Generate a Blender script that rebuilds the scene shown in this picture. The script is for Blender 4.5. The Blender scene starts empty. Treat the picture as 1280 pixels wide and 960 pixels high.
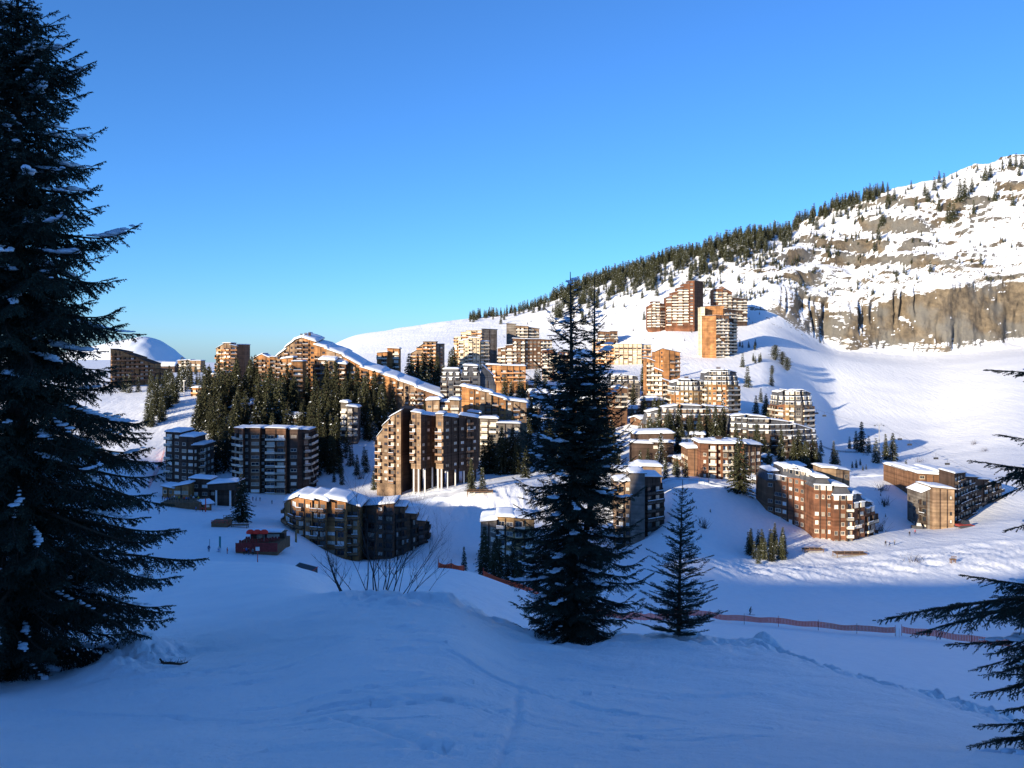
import bpy, bmesh, math, random
import numpy as np
from mathutils import Vector, Matrix, Euler
rad = math.radians
F = 1150.0; CX = 640.0; HY = 440.0          # focal length in photo pixels, eye level row
SC = bpy.context.scene; COL = SC.collection
rng = random.Random(7)
SUN_E = 12.3
SH = np.array([0.68, 0.733])                # horizontal direction the sunlight travels in

def P(px, py, d):
    return Vector(((px-CX)/F*d, d, (HY-py)/F*d))

# ------------------------------------------------------------------ noise
def _h(ix, iy, s):
    n = (ix.astype(np.int64)*374761393 + iy.astype(np.int64)*668265263 + s*1442695041) & 0xffffffff
    n = ((n ^ (n >> 13))*1274126177) & 0xffffffff
    n = ((n ^ (n >> 16))*2246822519) & 0xffffffff
    return ((n ^ (n >> 15)) & 0xffff)/65535.0*2-1
def vn(x, y, s=0):
    x0 = np.floor(x); y0 = np.floor(y); fx = x-x0; fy = y-y0
    fx = fx*fx*fx*(fx*(fx*6-15)+10); fy = fy*fy*fy*(fy*(fy*6-15)+10)
    a = _h(x0, y0, s); b = _h(x0+1, y0, s); c = _h(x0, y0+1, s); d = _h(x0+1, y0+1, s)
    return (a*(1-fx)+b*fx)*(1-fy) + (c*(1-fx)+d*fx)*fy
def fbm(x, y, s=0, o=4, g=.5):
    r = 0; a = 1; t = 0
    for i in range(o):
        r = r + a*vn(x*2**i+i*17.3, y*2**i-i*9.1, s+i); t += a; a *= g
    return r/t
def sstep(a, b, x):
    t = np.clip((x-a)/(b-a), 0, 1); return t*t*(3-2*t)

# ------------------------------------------------------------------ objects and tags
def tag(o, label=None, cat=None, group=None, kind=None):
    if label: o['label'] = label
    if cat: o['category'] = cat
    if group: o['group'] = group
    if kind: o['kind'] = kind
    return o
def empty(name, loc, label, cat, group=None, rz=0):
    o = bpy.data.objects.new(name, None); COL.objects.link(o)
    o.location = loc; o.rotation_euler = (0, 0, rz); o.empty_display_size = .5
    return tag(o, label, cat, group)
def link(name, me, parent=None, mats=None):
    o = bpy.data.objects.new(name, me); COL.objects.link(o)
    if parent is not None: o.parent = parent
    return o
def mesh_np(name, V, Fc, mats, mi=None, smooth=False):
    """V (n,3), Fc (m,k) numpy"""
    me = bpy.data.meshes.new(name)
    V = np.asarray(V, dtype=np.float32); Fc = np.asarray(Fc, dtype=np.int32)
    m, k = Fc.shape
    me.vertices.add(len(V)); me.vertices.foreach_set('co', V.ravel())
    me.loops.add(m*k); me.loops.foreach_set('vertex_index', Fc.ravel())
    me.polygons.add(m); me.polygons.foreach_set('loop_start', np.arange(0, m*k, k, dtype=np.int32))
    for mt in mats: me.materials.append(mt)
    if mi is not None: me.polygons.foreach_set('material_index', np.asarray(mi, dtype=np.int32))
    if smooth: me.polygons.foreach_set('use_smooth', np.ones(m, dtype=bool))
    me.update(calc_edges=True); me.validate()
    return me

class MB:
    """collects simple solids, builds ONE mesh"""
    def __init__(s): s.v = []; s.f = []; s.m = []
    def add(s, vs, fs, mi=0):
        b = len(s.v); s.v += [tuple(v) for v in vs]
        for f in fs: s.f.append([b+i for i in f]); s.m.append(mi)
    def box(s, c, d, mi=0, M=None):
        x, y, z = c; a, b, e = d[0]/2, d[1]/2, d[2]/2
        vs = [Vector((x+i*a, y+j*b, z+k*e)) for k in (-1, 1) for j in (-1, 1) for i in (-1, 1)]
        if M is not None: vs = [M @ v for v in vs]
        s.add(vs, [(0,2,3,1),(4,5,7,6),(0,1,5,4),(2,6,7,3),(0,4,6,2),(1,3,7,5)], mi)
    def hexa(s, bot, top, mi=0, cap=True):
        n = len(bot); vs = list(bot)+list(top)
        fs = [(i, (i+1) % n, n+(i+1) % n, n+i) for i in range(n)]
        if cap: fs += [tuple(range(n-1, -1, -1)), tuple(range(n, 2*n))]
        s.add(vs, fs, mi)
    def tube(s, a, b, r0, r1, n=6, mi=0, cap=True):
        a = Vector(a); b = Vector(b); d = (b-a)
        if d.length < 1e-6: return
        d.normalize(); u = d.orthogonal().normalized(); w = d.cross(u)
        A = [a+(u*math.cos(t)+w*math.sin(t))*r0 for t in [2*math.pi*i/n for i in range(n)]]
        B = [b+(u*math.cos(t)+w*math.sin(t))*r1 for t in [2*math.pi*i/n for i in range(n)]]
        s.hexa(A, B, mi, cap)
    def path(s, pts, rs, n=6, mi=0):
        for i in range(len(pts)-1): s.tube(pts[i], pts[i+1], rs[i], rs[i+1], n, mi)
    def mesh(s, name, mats, smooth=False):
        me = bpy.data.meshes.new(name)
        me.from_pydata(s.v, [], s.f)
        for m in mats: me.materials.append(m)
        me.polygons.foreach_set('material_index', s.m)
        if smooth: me.polygons.foreach_set('use_smooth', [True]*len(s.f))
        me.update(); return me
    def build(s, name, mats, parent=None, smooth=False):
        if not isinstance(mats, (list, tuple)): mats = [mats]
        return link(name, s.mesh(name, mats, smooth), parent)

# ------------------------------------------------------------------ materials
MATS = {}
def mat(name, col, rough=.8, spec=.3, vary=0.0, vscale=1.0, rnd=0.0, bump=0.0, bscale=3.0, metal=0.0, zstripe=0.0, zfreq=1.0, vstripe=0.0, vfreq=1.0, col2=None):
    m = bpy.data.materials.new(name); m.use_nodes = True; MATS[name] = m
    nt = m.node_tree; N = nt.nodes; L = nt.links; b = N['Principled BSDF']
    b.inputs['Roughness'].default_value = rough; b.inputs['Metallic'].default_value = metal
    b.inputs['Specular IOR Level'].default_value = spec
    b.inputs['Base Color'].default_value = (*col, 1)
    tc = N.new('ShaderNodeTexCoord'); out = None
    def mulv(src, fac_socket, lo, hi):
        mr = N.new('ShaderNodeMapRange'); mr.inputs['To Min'].default_value = lo; mr.inputs['To Max'].default_value = hi
        L.new(fac_socket, mr.inputs['Value'])
        mx = N.new('ShaderNodeMix'); mx.data_type = 'RGBA'; mx.blend_type = 'MULTIPLY'; mx.inputs['Factor'].default_value = 1
        if src is None: mx.inputs['A'].default_value = (*col, 1)
        else: L.new(src, mx.inputs['A'])
        L.new(mr.outputs['Result'], mx.inputs['B']); return mx.outputs['Result']
    if col2 is not None:
        n = N.new('ShaderNodeTexNoise'); n.inputs['Scale'].default_value = vscale*.6; n.inputs['Detail'].default_value = 3
        L.new(tc.outputs['Object'], n.inputs['Vector'])
        cr = N.new('ShaderNodeValToRGB'); cr.color_ramp.elements[0].position = .42; cr.color_ramp.elements[1].position = .6
        cr.color_ramp.elements[0].color = (*col, 1); cr.color_ramp.elements[1].color = (*col2, 1)
        L.new(n.outputs['Fac'], cr.inputs['Fac']); out = cr.outputs['Color']
    if vary:
        n = N.new('ShaderNodeTexNoise'); n.inputs['Scale'].default_value = vscale; n.inputs['Detail'].default_value = 5
        L.new(tc.outputs['Object'], n.inputs['Vector']); out = mulv(out, n.outputs['Fac'], 1-2*vary, 1+2*vary)
    if zstripe or vstripe:
        sx = N.new('ShaderNodeSeparateXYZ'); L.new(tc.outputs['Object'], sx.inputs[0])
        for on, fr, ax in ((zstripe, zfreq, 'Z'), (vstripe, vfreq, 'X')):
            if not on: continue
            ml = N.new('ShaderNodeMath'); ml.operation = 'MULTIPLY'; ml.inputs[1].default_value = fr
            if ax == 'X':
                ad = N.new('ShaderNodeMath'); ad.operation = 'ADD'; L.new(sx.outputs['X'], ad.inputs[0]); L.new(sx.outputs['Y'], ad.inputs[1]); L.new(ad.outputs[0], ml.inputs[0])
            else: L.new(sx.outputs['Z'], ml.inputs[0])
            fl = N.new('ShaderNodeMath'); fl.operation = 'FLOOR'; L.new(ml.outputs[0], fl.inputs[0])
            wn = N.new('ShaderNodeTexWhiteNoise'); wn.noise_dimensions = '1D'; L.new(fl.outputs[0], wn.inputs['W'])
            out = mulv(out, wn.outputs['Value'], 1-on, 1+on)
    if rnd:
        oi = N.new('ShaderNodeObjectInfo'); out = mulv(out, oi.outputs['Random'], 1-rnd, 1+rnd)
    if out is not None: L.new(out, b.inputs['Base Color'])
    if bump:
        n = N.new('ShaderNodeTexNoise'); n.inputs['Scale'].default_value = bscale; n.inputs['Detail'].default_value = 6
        L.new(tc.outputs['Object'], n.inputs['Vector'])
        bp = N.new('ShaderNodeBump'); bp.inputs['Strength'].default_value = bump; bp.inputs['Distance'].default_value = .1
        L.new(n.outputs['Fac'], bp.inputs['Height']); L.new(bp.outputs['Normal'], b.inputs['Normal'])
    return m
# ------------------------------------------------------------------ the ground: profiles of row against distance per azimuth
PR = {
 -900: [(4.6,960),(8,925),(14,870),(22,800),(40,735),(60,712),(90,720),(120,730),(170,700),(230,670),(300,630),(370,600),(430,560),(500,522),(560,500),(650,480),(800,463),(1000,458),(2500,450)],
 0: [(4.6,960),(8,920),(14,858),(20,800),(35,745),(60,710),(75,735),(120,790),(170,735),(230,690),(300,640),(370,600),(430,560),(500,522),(560,500),(650,480),(800,463),(1000,458),(2500,450)],
 150: [(4.6,960),(8,905),(14,843),(20,797),(35,745),(60,708),(75,735),(120,790),(170,735),(230,690),(300,640),(370,600),(430,560),(500,522),(560,500),(650,482),(800,463),(1000,458),(2500,450)],
 250: [(4.6,960),(8,895),(14,830),(20,785),(35,735),(60,704),(75,730),(120,790),(170,740),(225,695),(300,645),(360,622),(400,606),(430,570),(480,530),(540,500),(600,487),(700,478),(800,468),(1000,460),(2500,453)],
 350: [(4.6,960),(8,885),(14,815),(20,770),(35,728),(60,706),(75,733),(120,800),(170,745),(215,706),(240,690),(280,662),(330,640),(375,620),(400,610),(430,572),(480,532),(540,497),(600,480),(700,472),(900,465),(1200,458),(2500,454)],
 450: [(4.6,960),(8,870),(14,796),(20,755),(25,738),(30,756),(45,755),(60,730),(85,712),(110,735),(160,760),(210,722),(260,703),(300,695),(330,670),(370,620),(400,603),(440,565),(500,522),(560,496),(620,480),(700,468),(800,455),(950,437),(1100,424),(1250,418),(1700,425),(2500,430)],
 550: [(4.6,960),(8,868),(14,795),(20,754),(25,743),(30,760),(50,748),(70,724),(90,709),(110,735),(160,765),(210,720),(260,705),(290,690),(320,662),(345,640),(362,613),(385,602),(405,596),(440,560),(490,530),(540,505),(600,486),(700,468),(800,452),(950,425),(1100,408),(1180,404),(1700,418),(2500,430)],
 650: [(4.6,960),(8,888),(14,832),(20,795),(24,784),(30,812),(50,790),(70,758),(90,736),(110,762),(150,782),(200,745),(240,716),(270,705),(300,692),(330,640),(360,608),(390,595),(430,580),(480,547),(540,515),(600,492),(700,467),(800,450),(900,430),(1000,414),(1080,400),(1140,392),(1200,388),(1700,400),(2500,410)],
 750: [(4.6,960),(8,905),(14,842),(20,808),(24,799),(30,832),(50,820),(80,782),(100,769),(125,775),(150,768),(200,744),(240,716),(270,700),(300,690),(330,652),(360,620),(400,590),(440,568),(500,537),(560,507),(620,487),(700,465),(800,452),(860,447),(910,428),(1000,398),(1080,373),(1150,360),(1220,353),(1700,380),(2500,400)],
 850: [(4.6,960),(8,910),(14,846),(20,807),(24,799),(30,835),(50,840),(80,802),(110,784),(150,769),(200,735),(240,700),(270,680),(300,645),(330,613),(355,599),(385,594),(410,572),(450,548),(500,520),(540,506),(600,485),(700,470),(760,452),(820,441),(880,420),(930,408),(980,390),(1050,360),(1120,332),(1180,323),(1500,340),(2500,380)],
 950: [(4.6,960),(8,910),(14,848),(19,816),(22,811),(27,850),(50,872),(80,826),(110,800),(150,778),(180,764),(215,738),(250,712),(270,702),(300,668),(335,628),(370,604),(420,580),(460,560),(500,543),(540,530),(600,500),(660,480),(720,462),(780,446),(850,427),(920,411),(960,400),(1010,370),(1060,342),(1120,316),(1170,302),(1500,320),(2500,360)],
 1050: [(4.6,960),(8,915),(13,868),(18,845),(23,880),(50,905),(80,845),(110,812),(150,787),(180,768),(215,742),(245,714),(270,699),(300,672),(340,640),(380,612),(420,593),(460,586),(520,577),(600,560),(700,528),(800,490),(900,450),(985,438),(1000,430),(1024,388),(1040,378),(1150,320),(1250,272),(1310,262),(1600,290),(2500,340)],
 1150: [(4.6,960),(8,925),(13,882),(16,875),(20,912),(50,932),(80,856),(110,820),(150,793),(180,772),(215,742),(245,706),(270,688),(300,671),(335,658),(365,628),(400,599),(430,593),(520,583),(600,565),(700,532),(800,490),(900,460),(990,441),(1003,430),(1024,366),(1040,358),(1150,300),(1250,245),(1330,226),(1600,250),(2500,320)],
 1280: [(4.6,960),(8,940),(11,917),(14,914),(18,960),(50,958),(80,880),(110,835),(150,800),(180,776),(215,742),(245,698),(270,675),(300,656),(340,640),(400,605),(450,590),(500,575),(560,558),(600,541),(700,503),(800,470),(900,446),(985,434),(1000,424),(1024,348),(1040,339),(1150,285),(1250,225),(1350,199),(1600,220),(2500,300)],
 1500: [(4,970),(8,960),(12,950),(18,980),(50,970),(80,890),(110,840),(150,805),(215,740),(245,700),(300,660),(400,610),(500,580),(600,540),(700,500),(800,465),(900,440),(985,425),(1000,410),(1024,325),(1040,315),(1150,260),(1250,190),(1370,150),(1700,180),(2500,260)],
 2100: [(4,980),(8,980),(14,970),(50,970),(80,890),(110,840),(150,805),(215,740),(245,700),(300,660),(400,600),(500,560),(600,510),(700,460),(800,420),(900,380),(985,360),(1000,345),(1024,260),(1040,250),(1150,180),(1250,110),(1400,70),(1700,120),(2500,200)],
}
_d = [1.0]
while _d[-1] < 2600: _d.append(_d[-1]*(1.008 if _d[-1] < 60 else 1.0068))
DD = np.array(sorted([d for d in _d if not (984 < d < 1400)] + list(np.arange(984, 998, 1.5)) + list(np.arange(998, 1028, .55)) + list(np.arange(1028, 1085, 1.5)) + list(np.arange(1085, 1400, 4.0))))
PX = np.concatenate([np.arange(-900, -120, 12.0), np.arange(-120, 1400, 1.9), np.arange(1400, 2100, 10.0)])
def pchip(x, y, xi):
    x = np.array(x, float); y = np.array(y, float); h = np.diff(x); dl = np.diff(y)/h
    m = np.zeros_like(y)
    for i in range(1, len(x)-1):
        if dl[i-1]*dl[i] > 0:
            w1 = 2*h[i]+h[i-1]; w2 = h[i]+2*h[i-1]; m[i] = (w1+w2)/(w1/dl[i-1]+w2/dl[i])
    m[0] = dl[0]; m[-1] = dl[-1]
    k = np.clip(np.searchsorted(x, xi)-1, 0, len(x)-2); t = (xi-x[k])/h[k]
    return ((1+2*t)*(1-t)**2*y[k] + t*(1-t)**2*h[k]*m[k] + t*t*(3-2*t)*y[k+1] + t*t*(t-1)*h[k]*m[k+1])
keys = sorted(PR)
tab = []
for k in keys:
    pts = [(.5, HY+1.15/.5*F), (1, HY+1.22*F), (2.4, HY+1.50/2.4*F)] + [(d, y) for d, y in PR[k]]
    d = [p[0] for p in pts]; z = [(HY-p[1])/F*p[0] for p in pts]
    tab.append(pchip(d, z, DD))
tab = np.array(tab)                                  # key x depth
Z = np.zeros((len(DD), len(PX)))
for i in range(len(DD)):                             # pchip across azimuth as well
    Z[i] = pchip(keys, tab[:, i], PX)
for it in range(3):                                  # soften the joints
    Z[1:-1] = .5*Z[1:-1]+.25*(Z[2:]+Z[:-2])
dG, pG = np.meshgrid(DD, PX, indexing='ij')
XG = (pG-CX)/F*dG; YG = dG.copy()
# small relief: foreground lumps, bank, moguls, mountain
near = 1-sstep(50, 110, dG)
Z += near*(.16*fbm(XG*.33, YG*.33, 3, 4)*sstep(2, 10, dG) + .045*fbm(XG*1.5, YG*1.5, 5, 4, .6)*(.5+.5*sstep(-.1, .3, fbm(XG*.2, YG*.2, 7, 2))))
def ridge_band(x, y, s): return 1-np.abs(fbm(x, y, s, 4))*2
bank = np.exp(-((dG-23.0)/3.2)**2)*sstep(380, 480, pG)*(1-sstep(960, 1010, pG))
Z += bank*(.42*np.maximum(fbm(XG*1.1, YG*1.1, 11, 4, .6), -.3))
bank2 = np.exp(-((pG-165)/55)**2)*np.exp(-((dG-15.5)/2.2)**2)
Z += bank2*(.30+.45*fbm(XG*1.8, YG*1.8, 13, 4, .6))
_rc = 22-(pG-950)/290*7
rid = np.exp(-((dG-_rc)/.42)**2)*sstep(905, 960, pG)*(1-sstep(1250, 1300, pG))
Z += rid*(.27+.10*fbm(XG*1.2, YG*1.2, 15, 4, .6))
rid3 = np.exp(-((dG-_rc-1.6)/.9)**2)*sstep(905, 960, pG)*(1-sstep(1250, 1300, pG))
Z -= rid3*.25
# a single curved ski track and several faint ones in the near snow
def groove(pts, w, depth):
    global Z
    for (a, b) in zip(pts[:-1], pts[1:]):
        A = np.array(a); B = np.array(b); ab = B-A; L2 = ab@ab
        t = ((XG-A[0])*ab[0]+(YG-A[1])*ab[1])/L2
        m = (t > -.02) & (t < 1.02) & (dG < 30)
        q = np.abs((XG-A[0])*ab[1]-(YG-A[1])*ab[0])/math.sqrt(L2)
        Z += np.where(m, -depth*np.exp(-(q/w)**2)+.45*depth*np.exp(-((q-1.9*w)/w)**2), 0)
def pxpts(l): return [((p-CX)/F*d, d) for p, d in l]
groove(pxpts([(612,4.2),(632,5.2),(642,6.4),(647,7.8),(645,9.6)]), .035, .016)
groove(pxpts([(520,5.0),(600,6.5),(640,8.5),(652,12)]), .05, .012)
groove(pxpts([(240,13),(300,12.3),(360,12.2),(420,12.8)]), .07, .02)
groove(pxpts([(330,16),(420,14.5),(520,15),(580,17)]), .08, .022)
_c = [(px, 22-(px-950)/290*7-.55) for px in range(930, 1290, 12)]
groove(pxpts([(a, b+rng.uniform(-.12, .12)) for a, b in _c]), .13, .12)
groove(pxpts([(a, b-1.0+rng.uniform(-.2, .2)) for a, b in _c]), .10, .08)
groove(pxpts([(a, b-1.9+rng.uniform(-.25, .25)) for a, b in _c[6:]]), .16, .07)
groove(pxpts([(430, 9), (600, 7.2), (800, 6.6), (1000, 7.0)]), .06, .03)
groove(pxpts([(560, 12), (760, 9.5), (960, 8.6)]), .06, .03)
groove(pxpts([(60, 10), (220, 8.6), (420, 6.6), (560, 5.0)]), .05, .025)
for _i in range(22):
    d0 = rng.uniform(5, 16); p0 = rng.uniform(150, 800); a = rng.uniform(-.5, .5); l = rng.uniform(1.5, 4)
    x0 = (p0-CX)/F*d0
    groove([(x0+math.cos(a+.06*k)*l*k/3, d0+math.sin(a+.12*k)*l*k/3) for k in range(4)], rng.uniform(.04, .09), rng.uniform(.012, .026))
mid = sstep(110, 150, dG)*(1-sstep(900, 980, dG))
Z += mid*(.5*fbm(XG/22, YG/22, 21, 4))
# moguls and ski marks on the sunny banks
mg = np.exp(-((dG-345)/14)**2)*sstep(470, 520, pG)*(1-sstep(690, 740, pG))
Z += mg*.9*ridge_band(XG/3.0+YG*.05, YG/14, 31)
mg2 = np.exp(-((dG-246)/22)**2)*sstep(860, 960, pG)
Z += mg2*.75*ridge_band((XG+YG*.5)/4.0, (YG-XG*.3)/11, 33)
mg3 = np.exp(-((dG-268)/12)**2)*sstep(300, 315, pG)*(1-sstep(325, 350, pG))
Z += mg3*.5*fbm(XG/1.2, YG/1.2, 35, 3)
# banked road edge running round the right hand hill
Z += mid*sstep(860, 930, pG)*.5*np.exp(-((dG-268)/3.5)**2)
# mountain
mw = sstep(860, 1000, pG)*sstep(985, 1060, dG)
Z += sstep(950, 1100, dG)*sstep(420, 520, pG)*5*fbm(XG/55, YG/55, 41, 5, .55)*(.6+.4*sstep(700, 900, pG))
Z += mw*9*fbm(XG/90, YG/90, 45, 4)
Z += sstep(900, 1050, dG)*sstep(640, 760, pG)*1.6*fbm(XG/9, YG/9, 47, 4, .6)
tz = Z + .10*XG + 20*fbm(XG/130, YG/130, 51, 4)
per = 34.0; ph = tz/per - np.floor(tz/per)
terr = (sstep(.0, .42, ph) - ph)*per*.55
msk = np.clip(fbm(XG/70, YG/45, 53, 4)*2.4+.3, 0, 1.0)*sstep(1036, 1070, dG)*sstep(900, 1000, pG)
Z += terr*msk
per2 = 9.0; ph = tz/per2-np.floor(tz/per2)
Z += (sstep(0, .4, ph)-ph)*per2*.5*sstep(1036, 1070, dG)*sstep(800, 900, pG)*np.clip(fbm(XG/50, YG/50, 57, 3)*2, 0, 1)
# cliff: fissures and buttresses pushed out horizontally
cl = sstep(985, 1003, dG)*(1-sstep(1026, 1045, dG))*sstep(940, 1010, pG); XC = XG/dG*1020
fis = 1-np.abs(fbm(XC/19, Z/200, 61, 3, .6))*3.2
fis2 = np.abs(fbm(XC/6, Z/40, 63, 3, .6))
but = fbm(XC/42, Z/200, 65, 2)
YG = YG + cl*(np.clip(fis, 0, 1)**3*9*np.clip(fbm(XC/60, Z/60, 68, 2)*3+.6, 0, 1.3) - but*24 + fis2*4.5 + 1.1*fbm(XC/14, Z/5.0, 67, 4, .6) - 2.6*fbm(XC/13, Z/14, 69, 3))
GZ = Z

def zg(x, y):
    """height of the ground at a place"""
    if y < 1.2: return -1.2
    p = x/y*F+CX
    i = int(np.clip(np.searchsorted(DD, y)-1, 0, len(DD)-2)); j = int(np.clip(np.searchsorted(PX, p)-1, 0, len(PX)-2))
    u = (y-DD[i])/(DD[i+1]-DD[i]); v = np.clip((p-PX[j])/(PX[j+1]-PX[j]), 0, 1)
    return float((GZ[i,j]*(1-v)+GZ[i,j+1]*v)*(1-u)+(GZ[i+1,j]*(1-v)+GZ[i+1,j+1]*v)*u)
def hit(px, py, dmin=110.0, dmax=2500):
    """first ground point seen at a place of the photo beyond dmin"""
    j = int(np.argmin(np.abs(PX-px))); rows = HY-GZ[:, j]/DD*F
    i0 = int(np.searchsorted(DD, dmin))
    for i in range(i0, len(DD)):
        if rows[i] <= py or DD[i] > dmax: return float(DD[i])
    return float(DD[int(i0+np.argmin(rows[i0:]))])
def skyrow(px, dmin=900):
    j = int(np.argmin(np.abs(PX-px))); rows = HY-GZ[:, j]/DD*F; m = DD > dmin
    k = int(np.argmin(np.where(m, rows, 9999))); return float(rows[k]), float(DD[k])

def snow_material():
    m = bpy.data.materials.new('snow_ground'); m.use_nodes = True; nt = m.node_tree; N = nt.nodes; L = nt.links
    b = N['Principled BSDF']; b.inputs['Roughness'].default_value = .55; b.inputs['Specular IOR Level'].default_value = .25
    tc = N.new('ShaderNodeTexCoord'); ge = N.new('ShaderNodeNewGeometry')
    def noise(sc, det=5, vec=None, ro=.5):
        n = N.new('ShaderNodeTexNoise'); n.inputs['Scale'].default_value = sc; n.inputs['Detail'].default_value = det; n.inputs['Roughness'].default_value = ro
        L.new(vec or tc.outputs['Object'], n.inputs['Vector']); return n.outputs['Fac']
    def math_(op, a, bb=None, c=None):
        n = N.new('ShaderNodeMath'); n.operation = op
        for i, v in enumerate((a, bb, c)):
            if v is None: continue
            if isinstance(v, (int, float)): n.inputs[i].default_value = v
            else: L.new(v, n.inputs[i])
        return n.outputs[0]
    def ramp(v, a, c, lo=0, hi=1):
        n = N.new('ShaderNodeMapRange'); n.interpolation_type = 'SMOOTHSTEP'
        n.inputs['From Min'].default_value = a; n.inputs['From Max'].default_value = c; n.inputs['To Min'].default_value = lo; n.inputs['To Max'].default_value = hi
        L.new(v, n.inputs['Value']); return n.outputs['Result']
    sp = N.new('ShaderNodeSeparateXYZ'); L.new(tc.outputs['Object'], sp.inputs[0])
    sn = N.new('ShaderNodeSeparateXYZ'); L.new(ge.outputs['True Normal'], sn.inputs[0])
    far = ramp(sp.outputs['Y'], 850, 1010)
    east = ramp(math_('DIVIDE', sp.outputs['X'], sp.outputs['Y']), -.02, .14)
    # rock where it is steep or where the strata come through
    st = N.new('ShaderNodeVectorMath'); st.operation = 'MULTIPLY'; st.inputs[1].default_value = (.012, .012, .16); L.new(tc.outputs['Object'], st.inputs[0])
    strat = noise(1.0, 6, st.outputs[0], .6)
    n1 = noise(.045, 8, None, .65); n2 = noise(.14, 9, None, .72)
    steep = math_('SUBTRACT', 1.0, sn.outputs['Z'])
    v = math_('ADD', math_('MULTIPLY_ADD', steep, 1.0, ramp(steep, .31, .50, 0, 1.7)), math_('MULTIPLY', math_('SUBTRACT', n1, .5), 1.0))
    v = math_('ADD', v, math_('MULTIPLY', math_('SUBTRACT', strat, .5), .9))
    v = math_('ADD', v, math_('MULTIPLY', math_('SUBTRACT', n2, .5), 1.1))
    rock = math_('MULTIPLY', ramp(v, .35, .41), math_('MULTIPLY', far, east))
    # rock colour
    cr = N.new('ShaderNodeValToRGB'); e = cr.color_ramp.elements
    e[0].position = .36; e[0].color = (.055, .045, .035, 1); e[1].position = .66; e[1].color = (.30, .235, .155, 1)
    k = cr.color_ramp.elements.new(.5); k.color = (.165, .128, .085, 1)
    vs = N.new('ShaderNodeVectorMath'); vs.operation = 'MULTIPLY'; vs.inputs[1].default_value = (.08, .05, .085); L.new(tc.outputs['Object'], vs.inputs[0])
    streak = noise(1.0, 8, vs.outputs[0], .65)
    mixn = math_('MULTIPLY_ADD', streak, .45, math_('MULTIPLY', noise(.16, 9, None, .78), .55))
    L.new(mixn, cr.inputs['Fac'])
    gr = N.new('ShaderNodeMix'); gr.data_type = 'RGBA'; L.new(ramp(noise(.025, 5), .42, .58, 0, .8), gr.inputs['Factor'])
    L.new(cr.outputs['Color'], gr.inputs['A']); gr.inputs['B'].default_value = (.17, .165, .15, 1)
    # snow colour: faint differences of grain and a little trampled grey
    sc = N.new('ShaderNodeMix'); sc.data_type = 'RGBA'; L.new(ramp(noise(.6, 6), .3, .7), sc.inputs['Factor'])
    sc.inputs['A'].default_value = (.86, .885, .915, 1); sc.inputs['B'].default_value = (.92, .93, .945, 1)
    dirt = ramp(noise(7.0, 3, None, .6), .74, .80, 0, .35)
    dm = N.new('ShaderNodeMix'); dm.data_type = 'RGBA'; L.new(math_('MULTIPLY', dirt, ramp(noise(.12, 3), .52, .66)), dm.inputs['Factor'])
    L.new(sc.outputs['Result'], dm.inputs['A']); dm.inputs['B'].default_value = (.30, .30, .30, 1)
    mx = N.new('ShaderNodeMix'); mx.data_type = 'RGBA'; L.new(rock, mx.inputs['Factor'])
    L.new(dm.outputs['Result'], mx.inputs['A']); L.new(gr.outputs['Result'], mx.inputs['B'])
    L.new(mx.outputs['Result'], b.inputs['Base Color'])
    # relief: fine grain close by, wind ripple further off
    b1 = N.new('ShaderNodeBump'); b1.inputs['Distance'].default_value = .045; b1.inputs['Strength'].default_value = .9
    L.new(noise(9.0, 8, None, .7), b1.inputs['Height'])
    b2 = N.new('ShaderNodeBump'); b2.inputs['Distance'].default_value = .12; b2.inputs['Strength'].default_value = .75
    L.new(noise(1.1, 5, None, .6), b2.inputs['Height']); L.new(b1.outputs['Normal'], b2.inputs['Normal'])
    sv = N.new('ShaderNodeVectorMath'); sv.operation = 'MULTIPLY'; sv.inputs[1].default_value = (.35, .07, .1); L.new(tc.outputs['Object'], sv.inputs[0])
    b25 = N.new('ShaderNodeBump'); b25.inputs['Distance'].default_value = .9; b25.inputs['Strength'].default_value = .6
    L.new(math_('MULTIPLY', noise(1.0, 7, sv.outputs[0], .62), ramp(sp.outputs['Y'], 120, 260)), b25.inputs['Height']); L.new(b2.outputs['Normal'], b25.inputs['Normal'])
    b3 = N.new('ShaderNodeBump'); b3.inputs['Distance'].default_value = 6; L.new(math_('MULTIPLY', rock, .9), b3.inputs['Strength'])
    L.new(mixn, b3.inputs['Height']); L.new(b25.outputs['Normal'], b3.inputs['Normal'])
    L.new(b3.outputs['Normal'], b.inputs['Normal'])
    return m
SNOWG = snow_material()
def grid_mesh(name, r0, r1):
    X = XG[r0:r1]; Y = YG[r0:r1]; Zs = GZ[r0:r1]; n, m = X.shape
    V = np.stack([X.ravel(), Y.ravel(), Zs.ravel()], 1)
    i = np.arange(n-1)[:, None]*m + np.arange(m-1)[None, :]; i = i.ravel()
    Fc = np.stack([i, i+1, i+m+1, i+m], 1)
    return mesh_np(name, V, Fc, [SNOWG], smooth=True)
rs = int(np.searchsorted(DD, 900))
tag(link('ground', grid_mesh('ground', 0, rs+1)), 'snow covered ski slopes and valley floor in blue shade and low sun', None, None, 'structure')
tag(link('mountain', grid_mesh('mountain', rs, len(DD))), 'snowy mountainside with brown rock bands and cliff', None, None, 'structure')
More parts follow.
